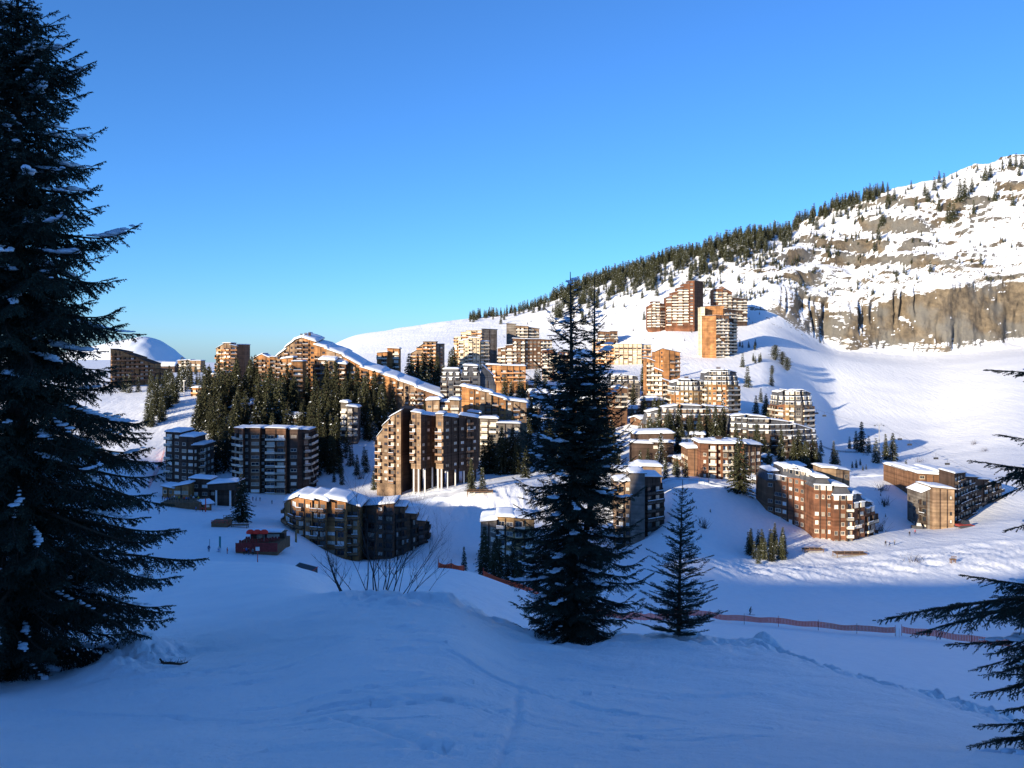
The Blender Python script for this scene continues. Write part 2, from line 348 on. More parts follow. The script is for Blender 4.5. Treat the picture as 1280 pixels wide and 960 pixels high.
# the high ridge behind the photographer that keeps the near snow in shade
def hill_behind():
    s = np.linspace(-900, -62, 90); u = np.linspace(-900, 900, 160); S, U = np.meshgrid(s, u, indexing='ij')
    H = 56 - 11*np.exp(-((U+238)/6.5)**4) - 5*sstep(-136, -126, U) + np.clip(U+110, 0, 90)*.2 + 21*(1-sstep(-325, -310, U))*sstep(-400, -385, U) + 33*sstep(-178, -164, U)*(1-sstep(-147, -135, U)) + 30*sstep(-66, -42, U)  # crest of this unseen ridge has bumps and dips shaped to place shadow edges
    H = H + 2.5*fbm(U/30, U*0, 71, 3)
    pr = np.where(S > -300, (1-sstep(-300, -62, S)), 1-.4*(1-sstep(-900, -300, S)))
    Zh = -30 + (H+30)*pr + 3*fbm(S/40, U/40, 73, 4)*(1-np.exp(-((S+300)/40)**2))
    X = S*SH[0] + U*SH[1]; Y = S*SH[1] - U*SH[0]
    n, m = X.shape; i = (np.arange(n-1)[:, None]*m + np.arange(m-1)[None, :]).ravel()
    me = mesh_np('hillside', np.stack([X.ravel(), Y.ravel(), Zh.ravel()], 1), np.stack([i, i+m, i+m+1, i+1], 1), [SNOWG], smooth=True)
    tag(link('hillside', me), 'snowy ridge behind the viewpoint that shades the near slope', None, None, 'structure')
    V = [(-900, 1.2, -1.75), (2000, 1.2, -1.75), (2000, -700, -1.75), (-900, -700, -1.75)]
    g = MB(); g.add([(-60, 1.02, -1.235), (60, 1.02, -1.235), (60, -60, -1.2), (-60, -60, -1.2)], [(0, 1, 2, 3)])
    tag(g.build('snow_field', SNOWG), 'flat snow under the viewpoint', None, None, 'structure')
hill_behind()
# far snowy peak to the left
def peak():
    nx, ny = 90, 50; d0 = 3000.0
    sil = [(40,470),(90,440),(140,428),(166,424),(180,421),(192,424),(204,432),(214,441),(224,449),(236,456),(300,462)]
    V = np.zeros((ny, nx, 3))
    for j in range(nx):
        px = 40+(300-40)*j/(nx-1); y = np.interp(px, [a for a, _ in sil], [b for _, b in sil])
        for i in range(ny):
            t = i/(ny-1); d = d0-260+520*t
            zt = (HY-y)/F*d0; zb = (HY-472)/F*d0
            k = 1-abs(2*t-1)**2.3
            V[i, j] = ((px-CX)/F*d0, d, zb+(zt-zb)*k)
    V[..., 2] += 9*fbm(V[..., 0]/120, V[..., 1]/120, 81, 5, .6)*(1-np.exp(-((V[..., 1]-d0)/60)**2)*.7)
    i = (np.arange(ny-1)[:, None]*nx + np.arange(nx-1)[None, :]).ravel()
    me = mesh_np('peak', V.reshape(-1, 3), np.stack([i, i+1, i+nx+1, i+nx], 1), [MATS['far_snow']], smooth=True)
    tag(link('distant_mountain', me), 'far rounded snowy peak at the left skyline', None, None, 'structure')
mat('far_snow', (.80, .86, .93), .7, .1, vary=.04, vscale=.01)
peak()
# ------------------------------------------------------------------ conifers
mat('needles_dark', (.034, .046, .030), .65, .25, vary=.35, vscale=1.2)
mat('needles_fir', (.040, .042, .020), .75, .2, vary=.35, vscale=.35, rnd=.35)
mat('bark', (.075, .052, .036), .9, .1, vary=.3, vscale=6, bump=.6, bscale=9)
mat('snow_lump', (.80, .85, .92), .6, .2, vary=.03, vscale=3, bump=.4, bscale=6)
NP = np.random.RandomState(11)
def unit(v): return v/np.maximum(np.linalg.norm(v, axis=-1, keepdims=True), 1e-9)
def tufts(P0, D, L, sp, nl, nw, k=3, droop=0.0, fwd=.75, npr=NP):
    """needle clusters along twigs: P0 start, D unit direction, L length"""
    n = np.maximum((L/sp).astype(int), 1); idx = np.repeat(np.arange(len(L)), n)
    st = np.concatenate([np.arange(c) for c in n]); t = (st+.5)/n[idx]
    base = P0[idx] + D[idx]*(L[idx]*t)[:, None]; base[:, 2] -= droop*(L[idx]*t)**2
    base = np.repeat(base, k, 0); d = np.repeat(D[idx], k, 0); t = np.repeat(t, k)
    r = npr.normal(size=base.shape); r -= (r*d).sum(1)[:, None]*d; r = unit(r)
    s = np.cross(d, r); m = len(base)
    ln = nl*(1-.35*t)*npr.uniform(.7, 1.3, m)
    tip = base + (d*fwd + r*(1-fwd)*1.5)*ln[:, None]
    w = (s*nw*.5)
    V = np.stack([base-w, base+w, tip], 1).reshape(-1, 3)
    return V, np.arange(len(V)).reshape(-1, 3)
def ribs(P0, P1, r0, r1):
    """thin three sided rods"""
    d = unit(P1-P0); a = np.where(np.abs(d[:, 2:3]) > .9, np.array([[1., 0, 0]]), np.array([[0, 0, 1.]]))
    u = unit(np.cross(d, a)); v = np.cross(d, u); V = []
    r0 = np.broadcast_to(r0, (len(P0),))[:, None]; r1 = np.broadcast_to(r1, (len(P0),))[:, None]
    for k in range(3):
        c, s = math.cos(2.094*k), math.sin(2.094*k); V.append(P0+(u*c+v*s)*r0)
    for k in range(3):
        c, s = math.cos(2.094*k), math.sin(2.094*k); V.append(P1+(u*c+v*s)*r1)
    V = np.stack(V, 1).reshape(-1, 3); b = (np.arange(len(P0))*6)[:, None, None]
    f = b + np.array([[0,1,4],[0,4,3],[1,2,5],[1,5,4],[2,0,3],[2,3,5]])[None]
    return V, f.reshape(-1, 3)
_ico = None
def blobs(C, S, A, npr=NP):
    """lumpy snow pads: centre, (len, wid, hgt), azimuth"""
    global _ico
    if _ico is None:
        bm = bmesh.new(); bmesh.ops.create_icosphere(bm, subdivisions=2, radius=1); bm.verts.ensure_lookup_table()
        _ico = (np.array([v.co[:] for v in bm.verts]), np.array([[v.index for v in f.verts] for f in bm.faces])); bm.free()
    iv, fi = _ico; n = len(C); j = npr.uniform(.78, 1.18, (n, len(iv), 1)); v = iv[None]*j*S[:, None, :]
    v[..., 2] = np.where(v[..., 2] < 0, v[..., 2]*.45, v[..., 2])
    c, s = np.cos(A)[:, None], np.sin(A)[:, None]
    V = np.stack([v[..., 0]*c-v[..., 1]*s, v[..., 0]*s+v[..., 1]*c, v[..., 2]], -1)+C[:, None, :]
    return V.reshape(-1, 3), (fi[None]+(np.arange(n)*len(iv))[:, None, None]).reshape(-1, 3)
def pack(parts):
    """[(V, F, matindex)] -> arrays"""
    vs = []; fs = []; ms = []; b = 0
    for V, Fc, m in parts:
        vs.append(V); fs.append(Fc+b); ms.append(np.full(len(Fc), m)); b += len(V)
    return np.concatenate(vs), np.concatenate(fs), np.concatenate(ms)

def branches_to_geo(B, seed, tw=.11, tl=.5, hang=.35, sub=True, snow=.5, nl=.06, nw=.014, sp=.028, k=3, snsz=1.0):
    """B: list of dict(p, az, L, rise, sag, tip, r).  Returns crown parts and snow parts"""
    npr = np.random.RandomState(seed); rods0 = []; rods1 = []; rr0 = []; rr1 = []
    TP = []; TD = []; TL = []; SC_ = []; SS = []; SA = []
    for b in B:
        n = max(4, int(b['L']/.12)); t = np.linspace(0, 1, n+1)
        bend = b.get('bend', 0)
        az = b['az'] + bend*t; h = np.stack([np.cos(az), np.sin(az)], 1)
        hd = t*b['L']; wob = .03*b['L']*np.sin(t*7+npr.uniform(0, 6))
        z = b['L']*(b['rise']*t - b['sag']*t**2 + b['tip']*t**4)
        pts = np.stack([b['p'][0]+h[:, 0]*hd-h[:, 1]*wob, b['p'][1]+h[:, 1]*hd+h[:, 0]*wob, b['p'][2]+z], 1)
        rods0.append(pts[:-1]); rods1.append(pts[1:]); r = b['r']*(1-.9*t); rr0.append(r[:-1]); rr1.append(r[1:])
        T = unit(np.gradient(pts, axis=0))
        m = max(2, int(b['L']/tw)); ti = np.linspace(b.get('t0', .10), 1, m) + npr.uniform(-.01, .01, m); ti = np.clip(ti, 0, 1)
        pi = np.stack([np.interp(ti, t, pts[:, c]) for c in range(3)], 1); di = unit(np.stack([np.interp(ti, t, T[:, c]) for c in range(3)], 1))
        side = unit(np.cross(di, np.array([0, 0, 1.])))
        for sg in (-1, 1):
            ang = npr.uniform(.75, 1.15, m)*(1-.3*ti)
            d = di*np.cos(ang)[:, None] + sg*side*np.sin(ang)[:, None]
            d[:, 2] -= hang*npr.uniform(.4, 1.5, m); d[:, 2] += npr.normal(0, .12, m)
            prof = np.minimum(1, .35+ti*1.6)*(1-.82*ti**1.6)
            l = tl*prof*npr.uniform(.6, 1.25, m)*min(1, .35+b['L']/2.0)
            TP.append(pi); TD.append(unit(d)); TL.append(np.maximum(l, .05))
        TP.append(pts[-2:-1]); TD.append(T[-1:]); TL.append(np.array([.14]))
        # needles clothe the branch itself too
        mm = int(b['L']/.25)
        if mm:
            tj = np.linspace(.25, .95, mm); TP.append(np.stack([np.interp(tj, t, pts[:, c]) for c in range(3)], 1))
            TD.append(unit(np.stack([np.interp(tj, t, T[:, c]) for c in range(3)], 1))); TL.append(np.full(mm, .25))
        if snow and npr.rand() < snow:
            for q in range(npr.randint(1, 3)):
                tt = npr.uniform(.3, .9); run = npr.uniform(.12, .5)*min(b['L'], 1.6)/b['L']; m_ = max(2, int(run*b['L']/(.07*snsz+.02))); w0 = npr.uniform(.045, .10)*snsz
                for tq in np.linspace(tt-run/2, min(.98, tt+run/2), m_):
                    i = int(np.clip(tq, 0, .99)*n); fr = 1-.6*abs((tq-tt)/(run/2+1e-6))**2; w_ = w0*fr*npr.uniform(.75, 1.25)
                    c_ = np.array([np.interp(tq, t, pts[:, k_]) for k_ in range(3)])
                    SC_.append(c_+np.array([npr.normal(0, w_*.5), npr.normal(0, w_*.5), .05*snsz])); SS.append([w_*1.7, w_*npr.uniform(1.0, 1.5), w_*npr.uniform(.55, .85)]); SA.append(az[i])
    TP = np.concatenate(TP); TD = np.concatenate(TD); TL = np.concatenate(TL)
    if sub:
        big = TL > .16; P_, D_, L_ = TP[big], TD[big], TL[big]; subs = []
        for f in (.25, .42, .6, .78):
            for sg in (-1, 1):
                q = P_ + D_*(L_*(f+npr.uniform(-.07, .07, len(L_))))[:, None]
                sd = unit(np.cross(D_, np.array([0, 0, 1.]))); d = D_*.72+sg*sd*.6; d[:, 2] -= hang*npr.uniform(0, .7, len(L_))
                subs.append((q, unit(d), L_*.42*(1-.5*f)*npr.uniform(.6, 1.2, len(L_))))
        rods0.append(P_); rods1.append(P_+D_*(L_*.8)[:, None]); rr0.append(np.full(len(P_), .005)); rr1.append(np.full(len(P_), .002))
        TP = np.concatenate([TP]+[s[0] for s in subs]); TD = np.concatenate([TD]+[s[1] for s in subs]); TL = np.concatenate([TL]+[s[2] for s in subs])
    V, Fc = tufts(TP, TD, TL, sp, nl, nw, k, .15, .72, npr)
    W, G = ribs(np.concatenate(rods0), np.concatenate(rods1), np.concatenate(rr0), np.concatenate(rr1))
    crown = [(V, Fc, 0), (W, G, 1)]
    sn = blobs(np.array(SC_), np.array(SS), np.array(SA), npr) if SC_ else None
    return crown, sn
def trunk_mesh(pts, rs, n=10):
    m = MB()
    m.path(pts, rs, n); return m
def conifer_thing(name, label, cat, loc, trunks, crowns, snow, group=None):
    r = empty(name, loc, label, cat, group)
    for pts, rs in trunks: trunk_mesh(pts, rs).build('trunk', MATS['bark'], r, True)
    for c in crowns:
        V, Fc, mi = pack(c); link('crown', mesh_np('crown', V, Fc, [MATS['needles_dark'], MATS['bark']], mi), r)
    for s in snow:
        if s is not None:
            o = link('snow', mesh_np('snow', s[0], s[1], [MATS['snow_lump']], smooth=True), r); o['kind'] = 'stuff'
    return r

# --- the tall spruce filling the left edge
def big_left():
    d = 15.0; base = P(22, 838, d); base.z = zg(base.x, base.y)-.15; H = (HY+8)/F*d - base.z + .35
    r_ = random.Random(3); B = []; z = .25
    # half width of the crown in metres at rows of the photo
    prof = [(-20, .08), (10, .42), (60, .70), (110, .95), (200, 1.18), (310, 1.50), (400, 1.72), (480, 1.85), (560, 1.88), (620, 2.0), (700, 2.35), (760, 2.1), (830, 1.3)]
    while z < H-.15:
        row = HY-(base.z+z)/d*F
        R = np.interp(row, [a for a, _ in prof], [b for _, b in prof])
        n = 11 if z < H*.8 else 10; a0 = r_.uniform(0, 6.28)
        for i in range(n):
            L = R*r_.choice([1.12, 1.0, .9, .8, .62, .45])*r_.uniform(.9, 1.12); f = z/H
            up = .28 if f > .8 else (.05 if f > .5 else -.05)
            B.append(dict(p=(0, 0, z+r_.uniform(-.1, .1)), az=a0+i*6.283/n+r_.uniform(-.25, .25), L=L, rise=up+r_.uniform(-.08, .12), sag=.32+.2*(1-f)+r_.uniform(-.05, .1), tip=.26+r_.uniform(0, .12), r=.014+.014*L, bend=r_.uniform(-.15, .15)))
        z += .235 if f < .8 else .15
    # the two long low boughs reaching right over the piste
    for px, py, L, dz in ((222, 657, 2.6, .55), (254, 694, 3.05, .5), (232, 745, 2.75, .3), (205, 610, 2.35, .5), (215, 720, 2.4, .4)):
        tz = P(px, py, d).z - base.z
        B.append(dict(p=(0, 0, tz+dz*.25), az=r_.uniform(-.25, .12), L=(px-CX)/F*d-base.x, rise=.06, sag=.30, tip=.18, r=.04, t0=.35))
    crown, sn = branches_to_geo(B, 5, tw=.10, tl=.60, hang=.75, snow=.50, nl=.060, nw=.020, sp=.034, snsz=.8)
    pts = [Vector((0, 0, -.4)), Vector((.02, 0, H*.35)), Vector((-.02, .03, H*.7)), Vector((0, 0, H))]
    conifer_thing('spruce_tree', 'huge dark spruce with snow pads on its boughs filling the left side of the view', 'tree', base, [(pts, [.24, .18, .09, .012])], [crown], [sn])
    return base
big_left()

# --- the twin topped spruce in the middle
def middle():
    d = 22.0; base = P(716, 797, d); base.z = zg(base.x, base.y)-.1
    H = P(0, 345, d).z-base.z; r_ = random.Random(8); B = []
    prof = [(340, .02), (360, .10), (375, .28), (400, .50), (430, .72), (470, 1.0), (510, 1.08), (560, 1.28), (610, 1.42), (650, 1.50), (700, 1.55), (740, 1.55), (770, 1.55), (790, 1.0)]
    def top(x0, y0, z0, zt, scale, cut):
        z = z0
        while z < zt-.12:
            row = HY-(base.z+z)/d*F + (0 if scale == 1 else -12)
            R = np.interp(row, [a for a, _ in prof], [b for _, b in prof])*scale; f = z/zt
            n = 8 if f < .75 else 5; a0 = r_.uniform(0, 6.28)
            for i in range(n):
                L = R*r_.choice([1.12, .98, .82, .64, .5])*r_.uniform(.85, 1.15); 
                if L < .08: continue
                up = .42 if f > .8 else (.16 if f > .45 else -.08)
                B.append(dict(p=(x0*min(1, z/3), y0*min(1, z/3), z+r_.uniform(-.09, .09)), az=a0+i*6.283/n+r_.uniform(-.3, .3), L=L, rise=up+r_.uniform(-.08, .12), sag=.34-.12*f+r_.uniform(-.05, .1), tip=.30+r_.uniform(0, .15), r=.008+.012*L, bend=r_.uniform(-.2, .2)))
            z += .19 if f < .8 else .24
    top(0, 0, .1, H, 1.0, 0); top(.52, .15, H*.42, H*.965, .55, 0)
    crown, sn = branches_to_geo(B, 6, tw=.085, tl=.52, hang=.34, snow=.36, nl=.056, nw=.019, sp=.032, snsz=.8)
    t1 = ([Vector((0, 0, -.3)), Vector((0, 0, H*.5)), Vector((-.06, 0, H+.1))], [.17, .09, .009])
    t2 = ([Vector((.03, .03, H*.1)), Vector((.5, .15, H*.42)), Vector((.54, .15, H*1.0))], [.09, .07, .009])
    conifer_thing('spruce_tree', 'dark twin topped spruce standing on the snow bank in the middle of the view', 'tree', base, [t1, t2], [crown], [sn])
middle()
def small():
    d = 21.5; base = P(848, 797, d); base.z = zg(base.x, base.y)-.08
    H = P(0, 606, d).z-base.z; r_ = random.Random(21); B = []; z = .15
    while z < H-.08:
        f = z/H; R = .06+.82*(1-f)**.8 if f > .15 else .8
        n = 8 if f > .3 else 10; a0 = r_.uniform(0, 6.28)
        for i in range(n):
            L = R*r_.uniform(.5, 1.2)
            B.append(dict(p=(.10*f, 0, z+r_.uniform(-.05, .05)), az=a0+i*6.283/n+r_.uniform(-.3, .3), L=max(.07, L), rise=.30+.35*f+r_.uniform(-.1, .1), sag=.18, tip=.12, r=.006+.008*L, bend=r_.uniform(-.3, .3)))
        z += .17
    crown, sn = branches_to_geo(B, 9, tw=.085, tl=.44, hang=-.05, snow=.12, nl=.05, nw=.016, sp=.03, snsz=.5)
    t1 = ([Vector((0, 0, -.2)), Vector((.04, 0, H*.5)), Vector((.10, 0, H+.12))], [.05, .03, .006])
    conifer_thing('young_spruce', 'thin see-through young spruce right of the twin topped spruce', 'tree', base, [t1], [crown], [sn])
small()
def right_edge():
    d = 7.6; x0 = (1440-CX)/F*d; base = Vector((x0, d, zg(x0, d)-.1)); r_ = random.Random(33); B = []
    H = 7.2
    z = .3
    while z < H-.2:                                   # the crown, mostly outside the picture
        f = z/H; n = 6; a0 = r_.uniform(0, 6.28)
        for i in range(n):
            a = a0+i*6.283/n
            if math.cos(a) < -.35: continue
            B.append(dict(p=(0, 0, z), az=a, L=1.25*(1-f*.8)*r_.uniform(.7, 1.1), rise=.05, sag=.3, tip=.3, r=.02))
        z += .45
    def bough(tx, ty, dd, rise, sag, tip, zoff, r=.03, bend=0.0, az=None, t0=.15):
        T = P(tx, ty, dd); vx = T.x-base.x; vy = T.y-base.y; L = math.hypot(vx, vy); a = math.atan2(vy, vx)
        zt = T.z-base.z; z0 = zt - L*(rise-sag+tip)
        B.append(dict(p=(0, 0, z0), az=a-bend, L=L, rise=rise, sag=sag, tip=tip, r=r, bend=bend, t0=t0))
    bough(1122, 775, 7.2, .10, .22, .05, 0, .035)
    bough(1165, 790, 7.6, .05, .30, .05, 0, .025)
    bough(1195, 768, 7.9, .18, .25, .02, 0, .025)
    bough(1225, 722, 7.4, .25, .12, .04, 0, .02)
    bough(1240, 580, 8.0, .10, .10, .06, 0, .022)
    bough(1246, 602, 7.6, .02, .22, .02, 0, .02)
    bough(1262, 616, 7.9, .02, .35, .02, 0, .02)
    bough(1275, 548, 7.8, .2, .1, .06, 0, .014)
    bough(1262, 464, 7.9, .1, .12, .06, 0, .012)
    bough(1238, 862, 7.6, .1, .25, .05, 0, .014)
    bough(1242, 830, 7.8, .1, .3, .05, 0, .014)
    bough(1200, 952, 7.3, .15, .18, .06, 0, .024)
    bough(1246, 905, 7.6, .15, .25, .06, 0, .02)
    bough(1280, 655, 7.7, .1, .3, .05, 0, .014)
    for a_, b_, c_ in ((1200, 806, 7.6), (1240, 838, 7.5), (1262, 882, 7.5), (1225, 930, 7.5), (1215, 962, 7.7), (1245, 948, 7.2), (1262, 925, 7.8), (1268, 842, 7.6), (1230, 975, 7.4), (1190, 985, 7.3), (1252, 815, 7.3)):
        bough(a_+10, b_, c_, .12, .22, .05, 0, .016)
    crown, sn = branches_to_geo(B, 12, tw=.055, tl=.42, hang=.42, snow=.85, nl=.030, nw=.009, sp=.014, k=4, snsz=.5)
    t1 = ([Vector((0, 0, -.3)), Vector((0, 0, H*.5)), Vector((0, 0, H))], [.16, .1, .01])
    conifer_thing('spruce_tree', 'snow capped spruce boughs reaching in from the right edge', 'tree', base, [t1], [crown], [sn])
right_edge()

# --- leafless shrub on the near snow bank
mat('twig_bark', (.055, .045, .042), .85, .15, vary=.3, vscale=8)
def shrub(px0, px1, d, stems, hmax, seed, label, name='bare_shrub', thick=1.0, depthj=.5):
    r_ = random.Random(seed); b0 = P((px0+px1)/2, 0, d); bz = zg(b0.x, d); root = empty(name, (b0.x, d, bz), label, 'shrub'); m = MB()
    def grow(p, dirv, L, r, lvl):
        n = 4; pts = [p]; rs = [r]; dv = dirv.copy()
        for i in range(n):
            dv = (dv+Vector((r_.gauss(0, .10), r_.gauss(0, .10), .05))).normalized(); pts.append(pts[-1]+dv*L/n); rs.append(r*(1-.75*(i+1)/n))
        m.path(pts, rs, 4)
        if lvl > 0:
            for k in range(r_.randint(6, 10)):
                i = r_.randint(1, n); a = r_.uniform(0, 6.28)
                nd = (dv*1.0+Vector((math.cos(a), math.sin(a)*.6, r_.uniform(-.1, .35)))*.75).normalized()
                grow(pts[i], nd, L*r_.uniform(.28, .5), rs[i]*.6, lvl-1)
    for s in stems:
        px, lean, h, r = s; x = (px-CX)/F*d-b0.x
        y = r_.uniform(-depthj, depthj); z0 = zg(b0.x+x, d+y)-bz-.15
        grow(Vector((x, y, z0)), Vector((lean, r_.uniform(-.15, .15), 1)).normalized(), h, r*thick, 2)
    m.build('stem', MATS['twig_bark'], root); return root
shrub(420, 535, 25.0, [(432, -.42, 2.1, .024), (437, -.25, 1.6, .022), (457, -.1, 2.2, .022), (464, .02, 2.5, .024), (470, -.12, 2.9, .024), (478, .12, 2.7, .022), (484, .3, 2.3, .02), (488, .5, 2.3, .02), (495, .75, 2.1, .018), (462, -.5, 1.7, .015), (505, 1.1, 1.7, .013), (440, -.8, 1.2, .012), (530, .9, 1.2, .01), (474, .2, 2.6, .018), (481, .0, 2.4, .016), (491, .35, 2.5, .016), (498, .2, 2.1, .014), (502, .5, 2.0, .014), (510, .6, 1.7, .012), (468, .3, 2.2, .015)], 3, 4, 'leafless many stemmed shrub on the crest of the near snow bank')
# fallen bough beneath the left spruce
def fallen():
    d = 13.4; b = P(216, 797, d); b.z = zg(b.x, b.y); r = empty('fallen_branch', b, 'broken dark branch lying on the snow right of the left spruce', 'branch'); m = MB()
    pts = [Vector((-.19, 0, .10)), Vector((-.15, .02, .03)), Vector((-.02, 0, .035)), Vector((.12, -.03, .03)), Vector((.22, 0, .05))]
    m.path(pts, [.012, .018, .022, .016, .008], 6)
    rr = random.Random(2)
    for i in range(60):
        a = rr.uniform(-.17, .2); dd = Vector((rr.gauss(0, .05), rr.gauss(0, .08), rr.uniform(.0, .05))); m.tube((a, 0, .03), Vector((a, 0, .03))+dd, .004, .001, 3)
    m.build('stem', MATS['bark'], r)
fallen()
# ------------------------------------------------------------------ buildings
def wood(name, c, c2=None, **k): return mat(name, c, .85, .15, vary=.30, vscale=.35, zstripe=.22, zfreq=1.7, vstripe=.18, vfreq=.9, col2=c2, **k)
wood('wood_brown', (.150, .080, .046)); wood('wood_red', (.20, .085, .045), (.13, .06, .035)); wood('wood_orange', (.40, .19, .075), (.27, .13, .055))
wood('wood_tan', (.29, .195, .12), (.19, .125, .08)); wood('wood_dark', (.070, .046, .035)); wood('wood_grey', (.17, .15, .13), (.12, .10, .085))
wood('cream_panel', (.62, .50, .34)); wood('slate', (.085, .088, .10)); wood('wood_ochre', (.30, .19, .09), (.21, .135, .07)); wood('concrete', (.36, .34, .31))
mat('trim_pale', (.55, .48, .38), .7, .2, vary=.15, vscale=1, rnd=.5); mat('trim_brown', (.22, .125, .07), .8, .2, vary=.2, vscale=1, rnd=.3)
mat('trim_dark', (.07, .055, .045), .8, .2, vary=.2, vscale=1, rnd=.3); mat('trim_orange', (.50, .24, .10), .8, .2, vary=.2, vscale=1, rnd=.25)
mat('snow_roof', (.80, .85, .92), .6, .2, vary=.03, vscale=.4, bump=.4, bscale=.8)
mat('white_post', (.72, .70, .66), .6, .3); mat('rail_metal', (.05, .05, .055), .5, .4)
def glass():
    m = bpy.data.materials.new('glass'); m.use_nodes = True; nt = m.node_tree; b = nt.nodes['Principled BSDF']; MATS['glass'] = m
    oi = nt.nodes.new('ShaderNodeObjectInfo'); cr = nt.nodes.new('ShaderNodeValToRGB'); cr.color_ramp.interpolation = 'CONSTANT'
    e = cr.color_ramp.elements; e[0].color = (.02, .025, .035, 1); e[1].position = .34; e[1].color = (.10, .10, .10, 1)
    a = e.new(.50); a.color = (.60, .57, .50, 1); a = e.new(.76); a.color = (.30, .25, .19, 1); a = e.new(.84); a.color = (.72, .72, .70, 1)
    nt.links.new(oi.outputs['Random'], cr.inputs['Fac']); nt.links.new(cr.outputs['Color'], b.inputs['Base Color'])
    b.inputs['Roughness'].default_value = .12; b.inputs['Specular IOR Level'].default_value = .7
glass()
FH = 2.8
_wm = {}
def win_mesh(w, h, tm, near):
    k = (round(w*4)/4, round(h*4)/4, tm, near)
    if k in _wm: return _wm[k]
    w, h = max(k[0], .5), max(k[1], .5); f = MB(); p = MB(); t = .09
    for s in (-1, 1):
        f.box((s*(w/2-t/2), -.05, 0), (t, .12, h)); f.box((0, -.05, s*(h/2-t/2)), (w-2*t, .12, t))
    f.box((0, -.045, 0), (.06, .08, h-2*t)); f.box((0, -.10, -h/2-.03), (w+.16, .2, .06))
    tgt = p if near else f
    tgt.add([(-w/2+t, -.02, -h/2+t), (w/2-t, -.02, -h/2+t), (w/2-t, -.02, h/2-t), (-w/2+t, -.02, h/2-t)], [(0, 1, 2, 3)], 0 if near else 1)
    a = f.mesh('window', [MATS[tm], MATS['glass']]); b = p.mesh('pane', [MATS['glass']]) if near else None
    _wm[k] = (a, b); return _wm[k]
_bm = {}
def balc_mesh(w, tm, side, snow, near):
    k = (round(w*3)/3, tm, side, snow, near)
    if k in _bm: return _bm[k]
    w = k[0]; m = MB(); D = 1.35
    m.box((0, -D/2, -.08), (w, D, .16), 1)
    if near:
        m.box((0, -D+.05, .88), (w, .10, .12)); m.box((0, -D+.05, .40), (w, .07, .62))
    else: m.box((0, -D+.05, .50), (w, .10, .95))
    for s in (-1, 1): m.box((s*(w/2-.05), -D/2, .46), (.08, D-.14, .88))
    if side:
        m.box((-w/2+.05, -D*.42, FH/2+.3), (.12, D*.82, FH-.9), 1)
    if snow: m.box((0, -D*.55, .03+.05), (w-.24, D*.7, .10), 2); m.box((0, -D+.05, 1.0), (w-.1, .2, .14), 2)
    _bm[k] = m.mesh('balcony', [MATS[tm], MATS['wood_dark'], MATS['snow_roof']]); return _bm[k]
def merged(name, items, root):
    """past the hundred that show largest: one mesh, one part"""
    m = MB(); mats = []
    for me, M, rz in items:
        R = Matrix.Translation(M) @ Matrix.Rotation(rz, 4, 'Z')
        for mt in me.materials:
            if mt not in mats: mats.append(mt)
        vs = [R @ v.co for v in me.vertices]; b = len(m.v); m.v += [tuple(v) for v in vs]
        for p in me.polygons: m.f.append([b+i for i in p.vertices]); m.m.append(mats.index(me.materials[p.material_index]))
    o = m.build(name, mats, root); o['kind'] = 'stuff'
NB = []
